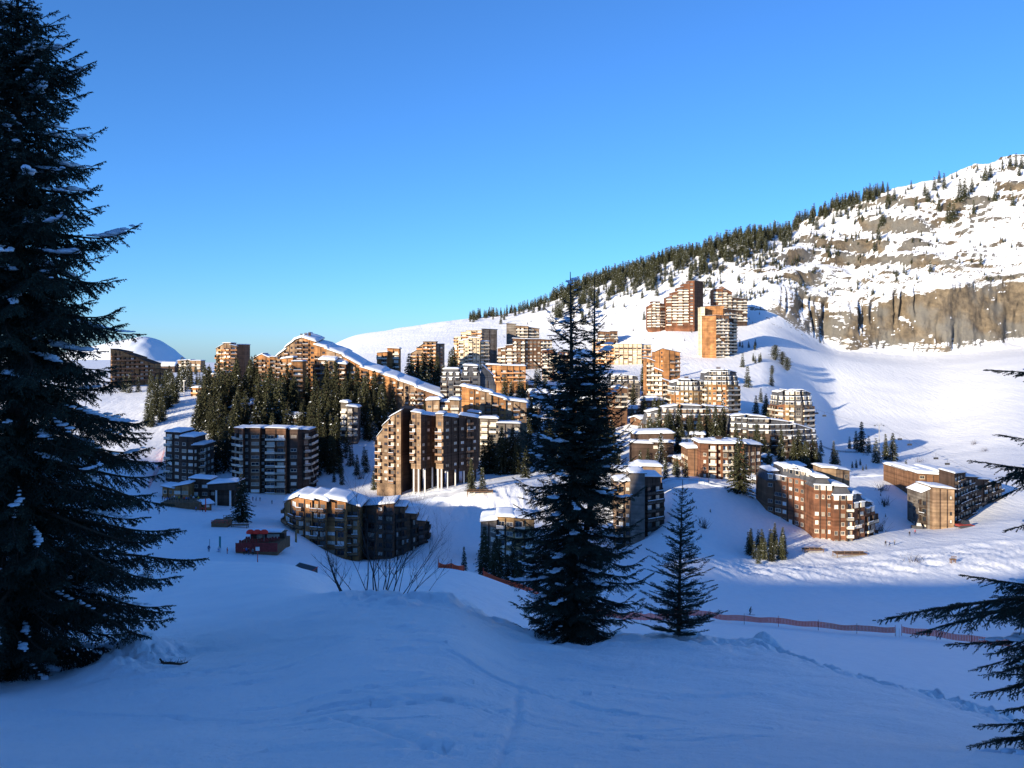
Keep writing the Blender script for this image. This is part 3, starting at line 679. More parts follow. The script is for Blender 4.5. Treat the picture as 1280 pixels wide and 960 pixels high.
def building(name, label, px, py, segs, wall='wood_brown', d=None, T=12, style='wbw', trim='trim_pale', group=None, roof='wood_dark', snow=.7,
             cat='building', L=None, R=None, dmin=110, base=None, fins=True, chim=(), oh=.6, near=None, mans=0, lift=None, dorm=False, fh=None, wsz=1.0, bsnow=True, extra_wall=None, wh=1.35, blank_low=0, backtop=0):
    d0 = d or hit(px, py, dmin); near = (d0 < 420) if near is None else near; fh = fh or FH
    c0 = P(px, py, d0); root = empty(name, (c0.x, c0.y, c0.z), label, cat, group); NB.append((root, d0)); r_ = random.Random(int(px*7+py))
    o = Vector(c0); W = MB(); RF = MB(); SN = []; wins = []; bals = []; dorms = []
    wmats = [MATS[wall], MATS['wood_dark'], MATS['slate']]; 
    def widx(nm):
        mt = MATS[nm]
        if mt not in wmats: wmats.append(mt)
        return wmats.index(mt)
    zref = c0.z
    for sg in segs:
        pa, pb, oa, ob, ta, tb = sg[:6]; op = sg[6] if len(sg) > 6 else {}
        da, db = d0+oa, d0+ob; A = P(pa, ta, da); B = P(pb, tb, db); t_ = op.get('T', T); lf = op.get('lift', lift) or 0
        e = Vector((B.x-A.x, B.y-A.y, 0)); W_ = e.length; e.normalize(); n = Vector((-e.y, e.x, 0))      # n points away from the viewer
        if n.y < 0: n = -n
        fn = n.copy(); n = Vector((op.get('skew', 0), 1, 0)).normalized()
        st = op.get('style', style); wm = widx(op.get('wall', wall)); ms = op.get('mans', mans); bt = op.get('bt', backtop)
        g = min(zg(A.x, A.y), zg(B.x, B.y), c0.z)-1.0 if base is None else c0.z-base
        gb = min(zg(A.x+n.x*t_, A.y+n.y*t_), zg(B.x+n.x*t_, B.y+n.y*t_), g+3)-1
        zb = c0.z+lf if lf else min(g, gb)
        inset = 1.6 if ms else 0
        za, zt = A.z, B.z
        f2 = [Vector((A.x, A.y, 0)), Vector((B.x, B.y, 0)), Vector((B.x, B.y, 0))+n*t_, Vector((A.x, A.y, 0))+n*t_]
        tops = [za, zt, zt+bt, za+bt]; q = [v-Vector((o.x, o.y, 0)) for v in f2]
        low = [Vector((v.x, v.y, zb-o.z)) for v in q]; up = [Vector((v.x, v.y, tops[i]-ms-o.z)) for i, v in enumerate(q)]
        W.hexa(low, up, wm)
        cen = sum(q, Vector())/4
        topq = q
        if ms:
            k = [inset/max(W_, 1)*2, inset/t_*2]
            sg4 = ((-1, -1), (1, -1), (1, 1), (-1, 1))
            topq = [v-e*a_*min(inset, W_*.22)-n*b_*inset*.8 for v, (a_, b_) in zip(q, sg4)]
            W.hexa([u+Vector((0, 0, .003)) for u in up], [Vector((v.x, v.y, tops[i]-o.z)) for i, v in enumerate(topq)], 2)
        # roof deck and the snow on it
        ov = [v+e*a_*oh+n*b_*oh for v, (a_, b_) in zip(topq, ((-1, -1), (1, -1), (1, 1), (-1, 1)))]
        RF.hexa([Vector((v.x, v.y, tops[i]-o.z+.004)) for i, v in enumerate(ov)], [Vector((v.x, v.y, tops[i]-o.z+.25)) for i, v in enumerate(ov)])
        if snow and not op.get('nosnow'):
            SN.append(([Vector((v.x, v.y, tops[i]-o.z+.22)) for i, v in enumerate(ov)], op.get('snow', snow)))
        # windows and balconies on a face
        def face(Pa, Pb, za, zt, nn, sty, nb=False):
            ev = (Pb-Pa); w_ = ev.length
            if w_ < 1.2: return
            ev.normalize(); ncol = len(sty); cw = w_/ncol; rz = math.atan2(ev.y, ev.x)
            if nn.dot(Vector((math.sin(rz), -math.cos(rz), 0))) < 0: rz += math.pi
            reps = max(1, round(cw/4.2)); sty = ''.join(s*reps for s in sty) if reps > 1 and 'x' not in sty else sty; ncol = len(sty); cw = w_/ncol
            for i, s in enumerate(sty):
                if fins and i and not nb and cw > 1.5:
                    p_ = Pa+ev*cw*i; zt_ = za+(zt-za)*i/ncol-ms
                    W.box((0, 0, 0), (.28, .5, max(1, zt_-zb-.3)), 1, Matrix.Translation(Vector((p_.x-o.x, p_.y-o.y, (zt_+zb)/2-.15-o.z))-nn*0.0) @ Matrix.Rotation(rz, 4, 'Z'))
                if s == 'x': continue
                ztop = za+(zt-za)*(i+.5)/ncol - (fh*.2 if not ms else 0)
                k0 = int((zb-zref)/fh)-1
                for k in range(k0, 60):
                    zc = zref+fh*(k+.55)
                    gz = zb+.8
                    if zc-wh/2 < gz or k < blank_low: continue
                    if zc+.75 > ztop-ms*0: break
                    if zc+1.0 > ztop-ms and ms:
                        fr = (zc-(ztop-ms))/ms; off = -nn*0
                        p_ = Pa+ev*cw*(i+.5); dorms.append((Vector((p_.x, p_.y, zc))+(-nn)*(inset*.75*max(0, fr)), rz, min(cw*.7, 2.2))); continue
                    if s == 'o' and r_.random() < .35: continue
                    if r_.random() < .05: continue
                    hv = r_.uniform(.85, 1.12)
                    p_ = Pa+ev*cw*(i+.5); ww = {'w': .55, 'o': .5, 'W': .8, 'b': .72, 'B': .72, 'n': .35}[s]*cw*wsz*hv
                    ww = min(ww, 3.6 if s in 'WbB' else 2.6); hh = wh+(.45 if s in 'bB' else 0)
                    wins.append((Vector((p_.x, p_.y, zc-(.12 if s in 'bB' else 0)))+nn*.004, rz, ww, hh))
                    if s in 'bB' and r_.random() < .93: bals.append((Vector((p_.x, p_.y, zref+fh*k+.1)), rz, cw*(.96 if s == 'b' else .8), s == 'b'))
        if not op.get('nofront'): face(f2[0], f2[1], za, zt, -fn, st)
        sl = op.get('L', L if sg is segs[0] else None); sr = op.get('R', R if sg is segs[-1] else None)
        if sl: face(f2[3], f2[0], za, za, Vector((-n.y, n.x, 0)), sl, True)
        if sr: face(f2[1], f2[2], zt, zt, Vector((n.y, -n.x, 0)), sr, True)
        if lf:
            np_ = max(2, int(W_/4))
            for i in range(np_):
                pp = A.lerp(B, (i+.5)/np_)+n*.6; cm = MB(); zz = zg(pp.x, pp.y)-.5
                cm.box((0, 0, (zb-zz)/2), (.55, .55, zb-zz)); co_ = cm.build('column', MATS['white_post'], root); co_.location = (pp.x-o.x, pp.y-o.y, zz-o.z)
            m2 = [Vector((v.x, v.y, min(g, gb)-o.z)) for v in [cen+(v-cen)*.72+n*t_*.1 for v in q]]
            W.hexa(m2, [Vector((v.x, v.y, zb-o.z+.01)) for v in m2], 1)
    W.build('wall', wmats, root)
    rf = RF.build('roof', [MATS[roof]], root)
    if SN:
        parts = []
        nse = np.random.RandomState(int(px))
        for c4, th in SN:
            nx, ny = 9, 7; V = []
            ln = max((c4[1]-c4[0]).length, 1); wd = max((c4[3]-c4[0]).length, 1)
            for lay in (0, 1):
                for j in range(ny):
                    for i in range(nx):
                        u, v = i/(nx-1), j/(ny-1)
                        # spread towards the rims so that the edge can roll over
                        u2 = .5+.5*math.copysign(abs(2*u-1)**.6, 2*u-1); v2 = .5+.5*math.copysign(abs(2*v-1)**.6, 2*v-1)
                        p = c4[0].lerp(c4[1], u2).lerp(c4[3].lerp(c4[2], u2), v2); ed = min(u2*ln, (1-u2)*ln, v2*wd, (1-v2)*wd)
                        out = (p-(c4[0]+c4[1]+c4[2]+c4[3])/4); out.z = 0
                        if lay: z = th*(.35+.65*min(1, ed/1.2)**.5)+nse.uniform(-.12, .16)*th; p = p+Vector((0, 0, z))
                        else: p = p+out*.012
                        V.append(p[:])
            Fq = []
            for lay in (0, 1):
                for j in range(ny-1):
                    for i in range(nx-1):
                        a = lay*nx*ny+j*nx+i; q4 = [a, a+1, a+nx+1, a+nx]; Fq.append(q4 if lay else q4[::-1])
            ring = [i for i in range(nx)]+[j*nx+nx-1 for j in range(1, ny)]+[(ny-1)*nx+i for i in range(nx-2, -1, -1)]+[j*nx for j in range(ny-2, 0, -1)]
            for a, b in zip(ring, ring[1:]+ring[:1]): Fq.append([a, b, b+nx*ny, a+nx*ny])
            parts.append((np.array(V), np.array(Fq), 0))
        V, Fq, mi = pack(parts); so = link('roof_snow', mesh_np('roof_snow', V, Fq, [MATS['snow_roof']], smooth=True), rf)
    for (cx_, cz_, w_, h_) in chim:
        p_ = P(cx_, cz_, d0+4)-o; cm = MB(); cm.box((0, 0, h_/2-.6), (w_, w_, h_+.6)); cm.box((0, 0, h_), (w_+.25, w_+.25, .2)); c = cm.build('chimney', MATS['wood_dark'], rf); c.location = p_
    # individual windows, then balconies
    def put(kind, items, mk):
        items.sort(key=lambda t: t[0].y); extra = []
        for k, it in enumerate(items):
            me, ch = mk(it); loc = it[0]-o
            if k >= 100: extra.append((me, loc, it[1])); 
            if k >= 100 and ch is not None: extra.append((ch, loc, it[1]))
            if k >= 100: continue
            ob_ = bpy.data.objects.new(kind, me); COL.objects.link(ob_); ob_.parent = root; ob_.location = loc; ob_.rotation_euler = (0, 0, it[1])
            if ch is not None:
                c = bpy.data.objects.new('pane', ch); COL.objects.link(c); c.parent = ob_
        if extra: merged(kind, extra, root)
    put('window', wins, lambda it: win_mesh(it[2], it[3], trim, near))
    put('balcony', bals, lambda it: (balc_mesh(it[2], trim, it[3], bsnow and r_.random() < .6, near), None))
    if dorms:
        def dm(it):
            k = ('dorm', round(it[2]*2)/2, trim)
            if k not in _wm:
                w_ = k[1]; m = MB(); m.box((0, .3, .2), (w_, 1.6, 1.7), 0); m.box((0, .25, 1.15), (w_+.4, 1.9, .28), 2)
                m.add([(-w_*.38, -.53, -.35), (w_*.38, -.53, -.35), (w_*.38, -.53, .85), (-w_*.38, -.53, .85)], [(0, 1, 2, 3)], 1)
                _wm[k] = (m.mesh('dormer', [MATS[trim], MATS['glass'], MATS['snow_roof']]), None)
            return _wm[k]
        put('dormer', dorms, dm)
    return root
def chalet(label, px, py, wpx, hpx, yaw=0.0, wall='wood_brown', d=None, dep=9, rise=.28, group=None, trim='trim_pale', nwin=3, name='chalet', dmin=110, snow=.8, flat=False):
    """gabled house: ridge runs across the view when yaw is 0"""
    d0 = d or hit(px, py, dmin); c = P(px, py, d0); c.z = min(c.z, zg(c.x, c.y)+.3); w = wpx/F*d0; h = hpx/F*d0; rz = yaw
    root = empty(name, c, label, 'house', group, rz); NB.append((root, d0)); W = MB(); RF = MB(); rr = random.Random(px)
    ev = h*.62; rg = h*(1.0 if not flat else .75)-.7
    prof = [(-dep/2, -3), (dep/2, -3), (dep/2, ev), (0, rg), (-dep/2, ev)]
    vs = [(-w/2, y, z) for y, z in prof]+[(w/2, y, z) for y, z in prof]; n = 5
    W.add(vs, [tuple(range(4, -1, -1)), tuple(range(5, 10))]+[(i, (i+1) % n, n+(i+1) % n, n+i) for i in range(n)])
    W.build('wall', MATS[wall], root)
    sl = []
    for s in (-1, 1):
        y0 = s*(dep/2+.8); z0 = ev-(rg-ev)*.16; q = [(-w/2-.7, 0, rg), (w/2+.7, 0, rg), (w/2+.7, y0, z0), (-w/2-.7, y0, z0)]
        RF.hexa([Vector(v) for v in (q if s > 0 else q[::-1])], [Vector(v)+Vector((0, 0, .22)) for v in (q if s > 0 else q[::-1])]); sl.append(q)
    rf = RF.build('roof', MATS['wood_dark'], root)
    nx = 10; V = []; ys = [-(dep/2+.95), -(dep/2+.7), -dep*.3, -dep*.12, 0, dep*.12, dep*.3, dep/2+.7, dep/2+.95]; ny = len(ys)
    zz = lambda y: rg-(rg-(ev-(rg-ev)*.16))*abs(y)/(dep/2+.8)+.2
    for lay in (0, 1):
        for j, y in enumerate(ys):
            for i in range(nx):
                u = i/(nx-1); x = (-w/2-.8)+(w+1.6)*u; edge = 1 if (i in (0, nx-1) or j in (0, ny-1)) else 0
                V.append((x, y*(1-.0), zz(y)+(lay*(snow*(.45 if edge else 1)+rr.uniform(-.1, .12)*snow)) - (.22*(abs(y) < .6) if 0 else 0)))
    Fq = []
    for lay in (0, 1):
        for j in range(ny-1):
            for i in range(nx-1):
                a = lay*nx*ny+j*nx+i; q4 = [a, a+1, a+nx+1, a+nx]; Fq.append(q4 if lay else q4[::-1])
    ring = [i for i in range(nx)]+[j*nx+nx-1 for j in range(1, ny)]+[(ny-1)*nx+i for i in range(nx-2, -1, -1)]+[j*nx for j in range(ny-2, 0, -1)]
    for a, b in zip(ring, ring[1:]+ring[:1]): Fq.append([a, b, b+nx*ny, a+nx*ny])
    link('roof_snow', mesh_np('roof_snow', np.array(V), np.array(Fq), [MATS['snow_roof']], smooth=True), rf)
    for i in range(nwin):
        for k in range(max(1, int((ev-.6)/2.7))):
            me, ch = win_mesh(1.2, 1.2, trim, False); o_ = bpy.data.objects.new('window', me); COL.objects.link(o_); o_.parent = root
            o_.location = (-w/2+w*(i+.5)/nwin, -dep/2-.004, 1.5+2.7*k)
    for s in (-1, 1):
        me, ch = win_mesh(1.2, 1.2, trim, False); o_ = bpy.data.objects.new('window', me); COL.objects.link(o_); o_.parent = root
        o_.location = (s*(w/2+.004), 0, min(ev-.5, rg-1.6)); o_.rotation_euler = (0, 0, s*math.pi/2)
    return root

# ---- the near row along the foot of the resort
building('apartment_building', 'dark three stepped tower with balconies left of the broad ten storey block', 228, 606,
  [(207, 226, -2, -8, 540, 541, dict(style='Bw')), (226, 243, -9, -12, 546, 547, dict(style='wW', T=14)), (241, 254, -13, -8, 557, 557, dict(style='nb', T=14))],
  wall='wood_dark', d=392, trim='trim_pale', T=15, L='bw', R='w', snow=.9, extra_wall=None)
building('apartment_building', 'broad dark ten storey block with reddish top floors and thin snow roof', 340, 617,
  [(293, 304, 4, -2, 535, 536, dict(style='b', wall='wood_red')), (304, 313, 0, 0, 535, 535.5, dict(style='n', wall='wood_dark')), (313, 325, -2.5, -2.5, 535, 535.5, dict(style='W', wall='wood_brown')),
   (325, 332, 0, 0, 536, 536, dict(style='w', wall='wood_dark')), (332, 357, -3, -3, 535, 536, dict(style='bb', wall='wood_brown')), (357, 362, 0, 0, 536, 536, dict(style='x', wall='wood_dark')),
   (362, 372, -1.5, -1.5, 537, 537, dict(style='W', wall='wood_dark')), (372, 386, 0, 4, 537, 538, dict(style='xb', wall='wood_dark'))],
  wall='wood_dark', d=384, T=13, snow=.35, L='ww', R='bb', lift=None, oh=.4)
building('apartment_building', 'tall dark tower block with curved left shoulder standing on white columns', 536, 603,  # tan segments paint the sunlit faces, dark ones the shaded faces
  [(471, 478, 2, 0, 547, 536, dict(style='b', wall='wood_tan')), (478, 487, 0, -2, 533, 523, dict(style='w', wall='wood_tan')), (487, 501, -2, -4, 522, 513, dict(style='bw', wall='wood_tan')),
   (501, 514, 1, 6, 510, 512, dict(style='x', wall='wood_dark', nosnow=True)), (514, 526, -4, -6, 515, 517, dict(style='bw', wall='wood_tan', lift=6)),
   (526, 545, -6, 2, 518, 521, dict(style='owo', wall='wood_dark', lift=6)), (545, 554, -4, -5, 518, 518, dict(style='b', wall='wood_tan', lift=6)), (554, 574, -5, 4, 520, 523, dict(style='oo', wall='wood_dark', lift=5)),
   (574, 597, 3, 10, 519, 523, dict(style='wbo', wall='wood_dark', lift=4))],
  wall='wood_dark', d=368, T=15, snow=.4, trim='trim_brown', L='w', oh=.35, wsz=.8)
building('apartment_building', 'orange fronted low block with thick wavy snow roof by the red terrace', 402, 692,
  [(356, 372, 8, -2, 628, 620, dict(style='BB')), (372, 390, -2, -5, 621, 625, dict(style='BW')), (390, 408, -4, -6, 621, 627, dict(style='bB')), (408, 432, -4, -6, 622, 628, dict(style='WB')), (432, 448, -2, -2, 627, 634, dict(style='bb'))],
  wall='wood_orange', d=287, T=15, snow=1.0, trim='trim_brown', L='bb', oh=1.0)
building('apartment_building', 'dark shaded brown block with stepped right end behind the bare shrub', 490, 696,
  [(447, 470, 4, -2, 634, 631, dict(style='bb')), (470, 492, -2, -4, 632, 629, dict(style='ob')), (492, 506, -1, 2, 633, 634, dict(style='bb', T=10)), (506, 520, 3, 6, 641, 643, dict(style='ob', T=10)), (520, 531, 8, 11, 650, 652, dict(style='b', T=9))],
  wall='wood_brown', d=292, T=14, snow=.45, trim='trim_dark', R='bb', bsnow=False)
building('apartment_building', 'brown balcony block half hidden behind the left side of the twin topped spruce', 632, 706,
  [(601, 622, 8, 0, 653, 650, dict(style='xw', wall='wood_grey', snow=1.0)), (622, 642, -2, -4, 646, 647, dict(style='bW')), (642, 668, -4, -2, 647, 650, dict(style='bb'))],
  wall='wood_ochre', d=274, T=13, snow=.7, trim='trim_pale', L='w')
building('apartment_building', 'tall narrow grey tower right behind the twin topped spruce', 806, 706,
  [(772, 789, 2, 0, 604, 601, dict(style='bw', wall='wood_tan')), (789, 806, -3, -5, 592, 592, dict(style='x', wall='wood_grey')), (806, 826, -2, 3, 596, 597, dict(style='bb', wall='wood_dark'))],
  wall='wood_grey', d=292, T=13, snow=.6, trim='trim_dark', R='bb')
building('apartment_building', 'low wing with swooping snow roof above the narrow grey tower', 800, 604,
  [(768, 786, 2, 0, 589, 591, dict(style='w')), (786, 800, 0, 0, 590, 584, dict(style='x')), (800, 827, 0, 0, 583, 584, dict(style='x', wall='wood_tan'))],
  wall='wood_grey', d=330, T=12, snow=1.0, base=6)
building('apartment_building', 'chestnut coloured block with flat snow roof behind the tall lit fir', 905, 598,
  [(860, 877, 8, 4, 561, 560, dict(style='xx', wall='wood_brown', snow=1.0)), (876, 896, -2, -4, 554, 555, dict(style='nb')), (896, 903, -3, -3, 554, 554, dict(style='n')), (903, 917, -5, -5, 555, 555, dict(style='bb')), (917, 930, -3, -3, 554, 555, dict(style='wx')), (930, 951, -2, 4, 555, 557, dict(style='www', wall='wood_brown'))],
  wall='wood_red', d=372, T=15, snow=.9, L='w', R='w', chim=((898, 549, 2.2, 1.2),), oh=1.0)
building('apartment_building', 'long orange stepped block whose shaded left wing faces the near slope', 1030, 690,
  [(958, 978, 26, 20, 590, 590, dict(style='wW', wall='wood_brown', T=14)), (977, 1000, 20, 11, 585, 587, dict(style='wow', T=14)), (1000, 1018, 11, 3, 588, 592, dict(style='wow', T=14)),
   (1017, 1041, -1, -3, 598, 599, dict(style='wow', T=15)), (1041, 1066, -5, -5, 609, 610, dict(style='owb', T=15)), (1065, 1081, -4, 0, 618, 619, dict(style='bw', T=14)), (1081, 1094, 2, 8, 628, 629, dict(style='bb', T=12))],
  wall='wood_red', d=300, T=14, snow=.8, R='bb', trim='trim_pale', mans=3.0, oh=.5)
building('apartment_building', 'small rear wing with snow roof rising behind the long orange stepped block', 1048, 602,
  [(1028, 1045, 2, 0, 585, 586, dict(style='x')), (1045, 1062, 0, 3, 586, 589, dict(style='xw'))], wall='wood_tan', d=326, T=10, snow=.6, base=18)
building('apartment_building', 'wood clad block with blank pale gable and curved dark balcony front at the far right', 1195, 664,
  [(1152, 1166, 2, -3, 617, 609, dict(style='bx', wall='wood_grey')), (1166, 1193, -4, -5, 609, 612, dict(style='xxn', wall='wood_tan', T=12)), (1193, 1207, 0, 12, 592, 591, dict(style='BB', wall='wood_dark')),
   (1207, 1222, 12, 22, 596, 597, dict(style='BB', wall='wood_dark')), (1222, 1236, 22, 30, 599, 600, dict(style='BB', wall='wood_dark')), (1236, 1252, 30, 40, 603, 604, dict(style='BB', wall='wood_dark'))],
  wall='wood_dark', d=330, T=12, snow=.5, trim='trim_dark', L='n')
building('apartment_building', 'low snow roofed hall on the bank behind the wood clad gable', 1165, 612,
  [(1134, 1150, 14, 10, 589, 588, dict(style='xx')), (1148, 1176, 4, 2, 592, 594, dict(style='www', snow=1.0)), (1176, 1194, 2, 6, 591, 592, dict(style='x'))], wall='wood_brown', d=362, T=24, snow=.9, base=8)
# ---- middle tier
building('apartment_building', 'brown timber block under one long sweeping snow roof, middle of the resort', 615, 530,
  [(577, 586, 2, 0, 483, 485, dict(style='x', wall='wood_orange')), (586, 600, -2, -3, 485, 488, dict(style='ww', wall='wood_orange')), (600, 614, -3, -3, 488, 492, dict(style='wb', wall='wood_tan')), (614, 632, -2, -1, 493, 500, dict(style='bw', wall='wood_orange')), (632, 658, 0, 2, 500, 504, dict(style='wbw', wall='wood_tan'))],
  wall='wood_orange', d=452, T=16, snow=1.1, trim='trim_brown', bsnow=True, oh=1.0)
building('apartment_building', 'lower balcony terraces beneath the long sweeping snow roof', 615, 556,
  [(585, 600, 4, 2, 515, 517, dict(style='B', snow=.8)), (600, 622, 0, -2, 523, 524, dict(style='BB', snow=.9)), (622, 650, -2, 0, 529, 530, dict(style='BwB', snow=.7))], wall='wood_grey', d=432, T=9, snow=.7, trim='trim_pale')
building('apartment_building', 'black slate mansard block with white balcony edges above the sweeping roof', 582, 497,
  [(551, 576, 2, 0, 462, 462, dict(style='bwb')), (576, 600, -2, -2, 457, 458, dict(style='bw')), (600, 619, 0, 3, 456, 470, dict(style='xx', wall='slate', snow=.3))],
  wall='slate', d=505, T=16, snow=.9, trim='trim_dark', mans=5.5)
chalet('dark chalet with arched snow covered gable right of the black mansard block', 629, 492, 26, 20, rad(70), 'slate', d=478, dep=14)
building('apartment_building', 'low orange arcaded block with flat snow roof behind the black mansard block', 632, 478,
  [(608, 626, 0, -2, 456, 457, dict(style='bbb')), (626, 657, -2, 0, 457, 458, dict(style='bbbb'))], wall='wood_orange', d=600, T=14, snow=.8, trim='trim_orange')
building('apartment_building', 'small lit block with two snow mounds on its roof above the curved shoulder tower', 552, 520,
  [(533, 549, 0, -2, 501, 500, dict(style='ww', snow=1.2)), (549, 562, 2, 0, 503, 503, dict(style='b', wall='wood_brown')), (562, 574, -2, -1, 500, 501, dict(style='B', snow=1.1))], wall='wood_tan', d=425, T=12, snow=.9)
building('apartment_building', 'small grey block of stacked snowy balconies among the dark firs', 436, 545,
  [(426, 434, 0, -1, 503, 504, dict(style='B')), (434, 447, -2, 0, 508, 510, dict(style='BB'))], wall='wood_grey', d=452, T=9, snow=1.0, trim='trim_pale')
# the great stepped roof on the crest
building('apartment_building', 'largest lit block whose snow roof steps down the crest to the right', 420, 505,
  [(346, 357, 12, 8, 446, 436, dict(style='b')), (357, 367, 8, 4, 435, 426, dict(style='bw')), (367, 379, 4, 0, 426, 421, dict(style='wb')), (379, 394, -2, -3, 422, 428, dict(style='bw', wall='wood_orange')), (394, 408, -3, -4, 431, 436, dict(style='bw', wall='wood_orange')),
   (400, 418, -12, -13, 450, 451, dict(style='Bw', T=14, snow=1.0)), (418, 432, -10, -11, 454, 456, dict(style='Bb', T=12, wall='wood_brown')), (408, 430, -4, -5, 436, 445, dict(style='bw')), (430, 452, -6, -8, 445, 459, dict(style='wBx', wall='wood_orange')), (452, 478, -8, -11, 459, 468, dict(style='bwB', wall='wood_orange')),
   (478, 497, -11, -14, 468, 475, dict(style='xw', wall='wood_orange')), (497, 520, -14, -20, 475, 484, dict(style='BwB', wall='wood_tan')), (520, 553, -20, -26, 484, 497, dict(style='bwb', wall='wood_brown'))],
  wall='wood_tan', d=530, T=22, snow=1.2, trim='trim_brown', chim=((377, 422, 1.2, 2.2), (382, 421, 1.2, 2.2), (387, 421, 1.2, 2.6)), L='bb', oh=.9, backtop=2.5)
building('apartment_building', 'lit block with two snow shelves directly below the peak of the great stepped roof', 365, 490,
  [(352, 366, 0, -2, 449, 447, dict(style='bw', snow=.9)), (366, 378, -2, 0, 452, 452, dict(style='b'))], wall='wood_orange', d=505, T=9, snow=.7, trim='trim_brown')
building('apartment_building', 'orange crest block with pointed snow gables left of the great stepped roof', 333, 482,
  [(317, 328, 4, 0, 448, 442, dict(style='b')), (328, 337, 0, -1, 443, 448, dict(style='bw')), (337, 349, -2, 0, 446, 447, dict(style='b'))], wall='wood_orange', d=585, T=12, snow=.6, trim='trim_brown')
building('apartment_building', 'tall isolated crest tower lit on its left side, nearest the far left valley', 286, 484,  # wall colour holds the light: tan on the lit side, brown on the unlit
  [(270, 279, 6, 0, 436, 430, dict(style='b')), (279, 288, 0, -3, 429, 429, dict(style='B')), (288, 296, -3, -1, 431, 433, dict(style='b')), (296, 306, -1, 8, 431, 431, dict(style='x', wall='wood_brown'))],
  wall='wood_tan', d=640, T=13, snow=.45, trim='trim_orange', L='w')
building('apartment_building', 'narrow lit annex at the foot of the isolated crest tower', 272, 492, [(265, 277, 0, -2, 468, 468, dict(style='bw')), (277, 284, -2, 0, 465, 466, dict(style='x'))], wall='wood_tan', d=610, T=9, snow=.8)
building('apartment_building', 'huge grey brown block with slanting top in the shaded left valley', 185, 476,
  [(138, 156, -22, -10, 436, 440, dict(style='bbb')), (156, 174, -10, 2, 441, 447, dict(style='bbb')), (174, 192, 2, 14, 448, 455, dict(style='bbb')), (192, 207, 14, 22, 461, 462, dict(style='bb'))],
  wall='wood_ochre', d=650, T=14, snow=0, trim='trim_brown', bsnow=False)
building('apartment_building', 'small lit block beside the tall pole, lowest on the left hill', 253, 504, [(240, 252, 0, -2, 485, 485, dict(style='bb')), (252, 264, -2, -2, 485, 486, dict(style='bb'))], wall='wood_orange', d=560, T=10, snow=.7, trim='trim_orange')
building('apartment_building', 'long pale low block on the skyline far left', 236, 462, [(222, 238, 0, 0, 451, 450, dict(style='bbb')), (238, 251, 0, 0, 451, 451, dict(style='bb'))], wall='wood_tan', d=850, T=12, snow=.6)
chalet('dark little hut with snow roof on the skyline below the far peak', 212, 460, 17, 12, 0, 'wood_dark', d=820, dep=9)
# small chalets in the fir wood
CG = 'snow roofed chalets among the firs'
for lab, px, py, w_, h_, yw, dd in (('snow roofed chalet highest in the left fir wood', 334, 478, 17, 16, .2, 545), ('chalet with sloping white roof low in the left fir wood', 303, 500, 22, 13, -.3, 500), ('tiny chalet beside the crest tower, mostly roof', 299, 476, 10, 10, .1, 570),
      ('chalet with broad white roof between firs below the lit shelves', 370, 500, 22, 17, .15, 480), ('chalet roof at the right end of the left wood', 406, 500, 30, 17, -.1, 470), ('chalet with bright roof left of the middle of the wood', 322, 492, 15, 12, .3, 510),
      ('dark gabled chalet with white roof triangle on the crest right of the great roof', 459, 460, 15, 20, .9, 560), ('chalet with blue shaded roof beside the dark wood right of the crest', 505, 462, 16, 15, -.4, 560), ('chalet with shaded roof under the dark wood', 508, 474, 14, 12, .5, 530)):
    chalet(lab, px, py, w_, h_, yw, 'wood_brown', d=dd, group=None)
building('apartment_building', 'small orange balcony block on the crest behind the great stepped roof', 478, 460, [(471, 484, 0, -1, 441, 440, dict(style='bb')), (484, 499, 3, 2, 435, 436, dict(style='xb'))], wall='wood_orange', d=600, T=9, snow=.8)
# ---- upper towers
building('apartment_building', 'block with slanted left shoulder and lit balconies above the dark wood', 535, 470,
  [(514, 521, 2, 0, 442, 437, dict(style='b')), (521, 529, 0, -1, 436, 429, dict(style='b')), (529, 545, -2, -2, 427, 427, dict(style='bbb')), (545, 554, -1, 3, 430, 430, dict(style='w', wall='wood_grey'))], wall='wood_tan', d=690, T=14, snow=.3, trim='trim_orange')
building('apartment_building', 'broad pale tower with terraced top left of the twin dark blocks', 595, 468,
  [(568, 576, 4, 0, 421, 421, dict(style='b')), (576, 583, 0, 0, 415, 415, dict(style='b')), (583, 602, 0, -2, 413, 413, dict(style='bbb')), (602, 621, -2, 6, 411, 412, dict(style='xx', wall='wood_grey'))], wall='cream_panel', d=770, T=15, snow=.3, trim='trim_orange')
building('apartment_building', 'lower pale front of bays before the broad terraced tower', 592, 472,
  [(574, 586, 2, 0, 427, 424, dict(style='bw')), (586, 600, -2, -3, 422, 423, dict(style='bww')), (600, 611, -1, 3, 427, 427, dict(style='b'))], wall='cream_panel', d=735, T=11, snow=.7, trim='trim_pale')
building('apartment_building', 'grey brown tower with a blank shaft on its left behind the spruce', 652, 462,
  [(633, 645, 2, 0, 404, 405, dict(style='x', wall='wood_grey')), (645, 660, -2, -2, 407, 408, dict(style='bbb')), (660, 674, 0, 4, 409, 411, dict(style='bb'))], wall='wood_tan', d=800, T=14, snow=.25)
building('apartment_building', 'brown many windowed block below the blank shaft tower', 650, 470,
  [(622, 632, 4, 2, 436, 434, dict(style='b')), (632, 641, 0, 0, 432, 431, dict(style='b')), (641, 656, -2, -2, 423, 424, dict(style='bwb')), (656, 676, 0, 4, 424, 424, dict(style='wwww')), (676, 690, 4, 6, 424, 425, dict(style='bbb'))], wall='wood_brown', d=730, T=13, snow=.5)
building('apartment_building', 'reddish stepped block seen through the top of the twin topped spruce', 694, 480, [(678, 692, 0, 0, 438, 437, dict(style='bb')), (692, 716, -2, 0, 440, 441, dict(style='bbbb'))], wall='wood_red', d=660, T=12, snow=.5)
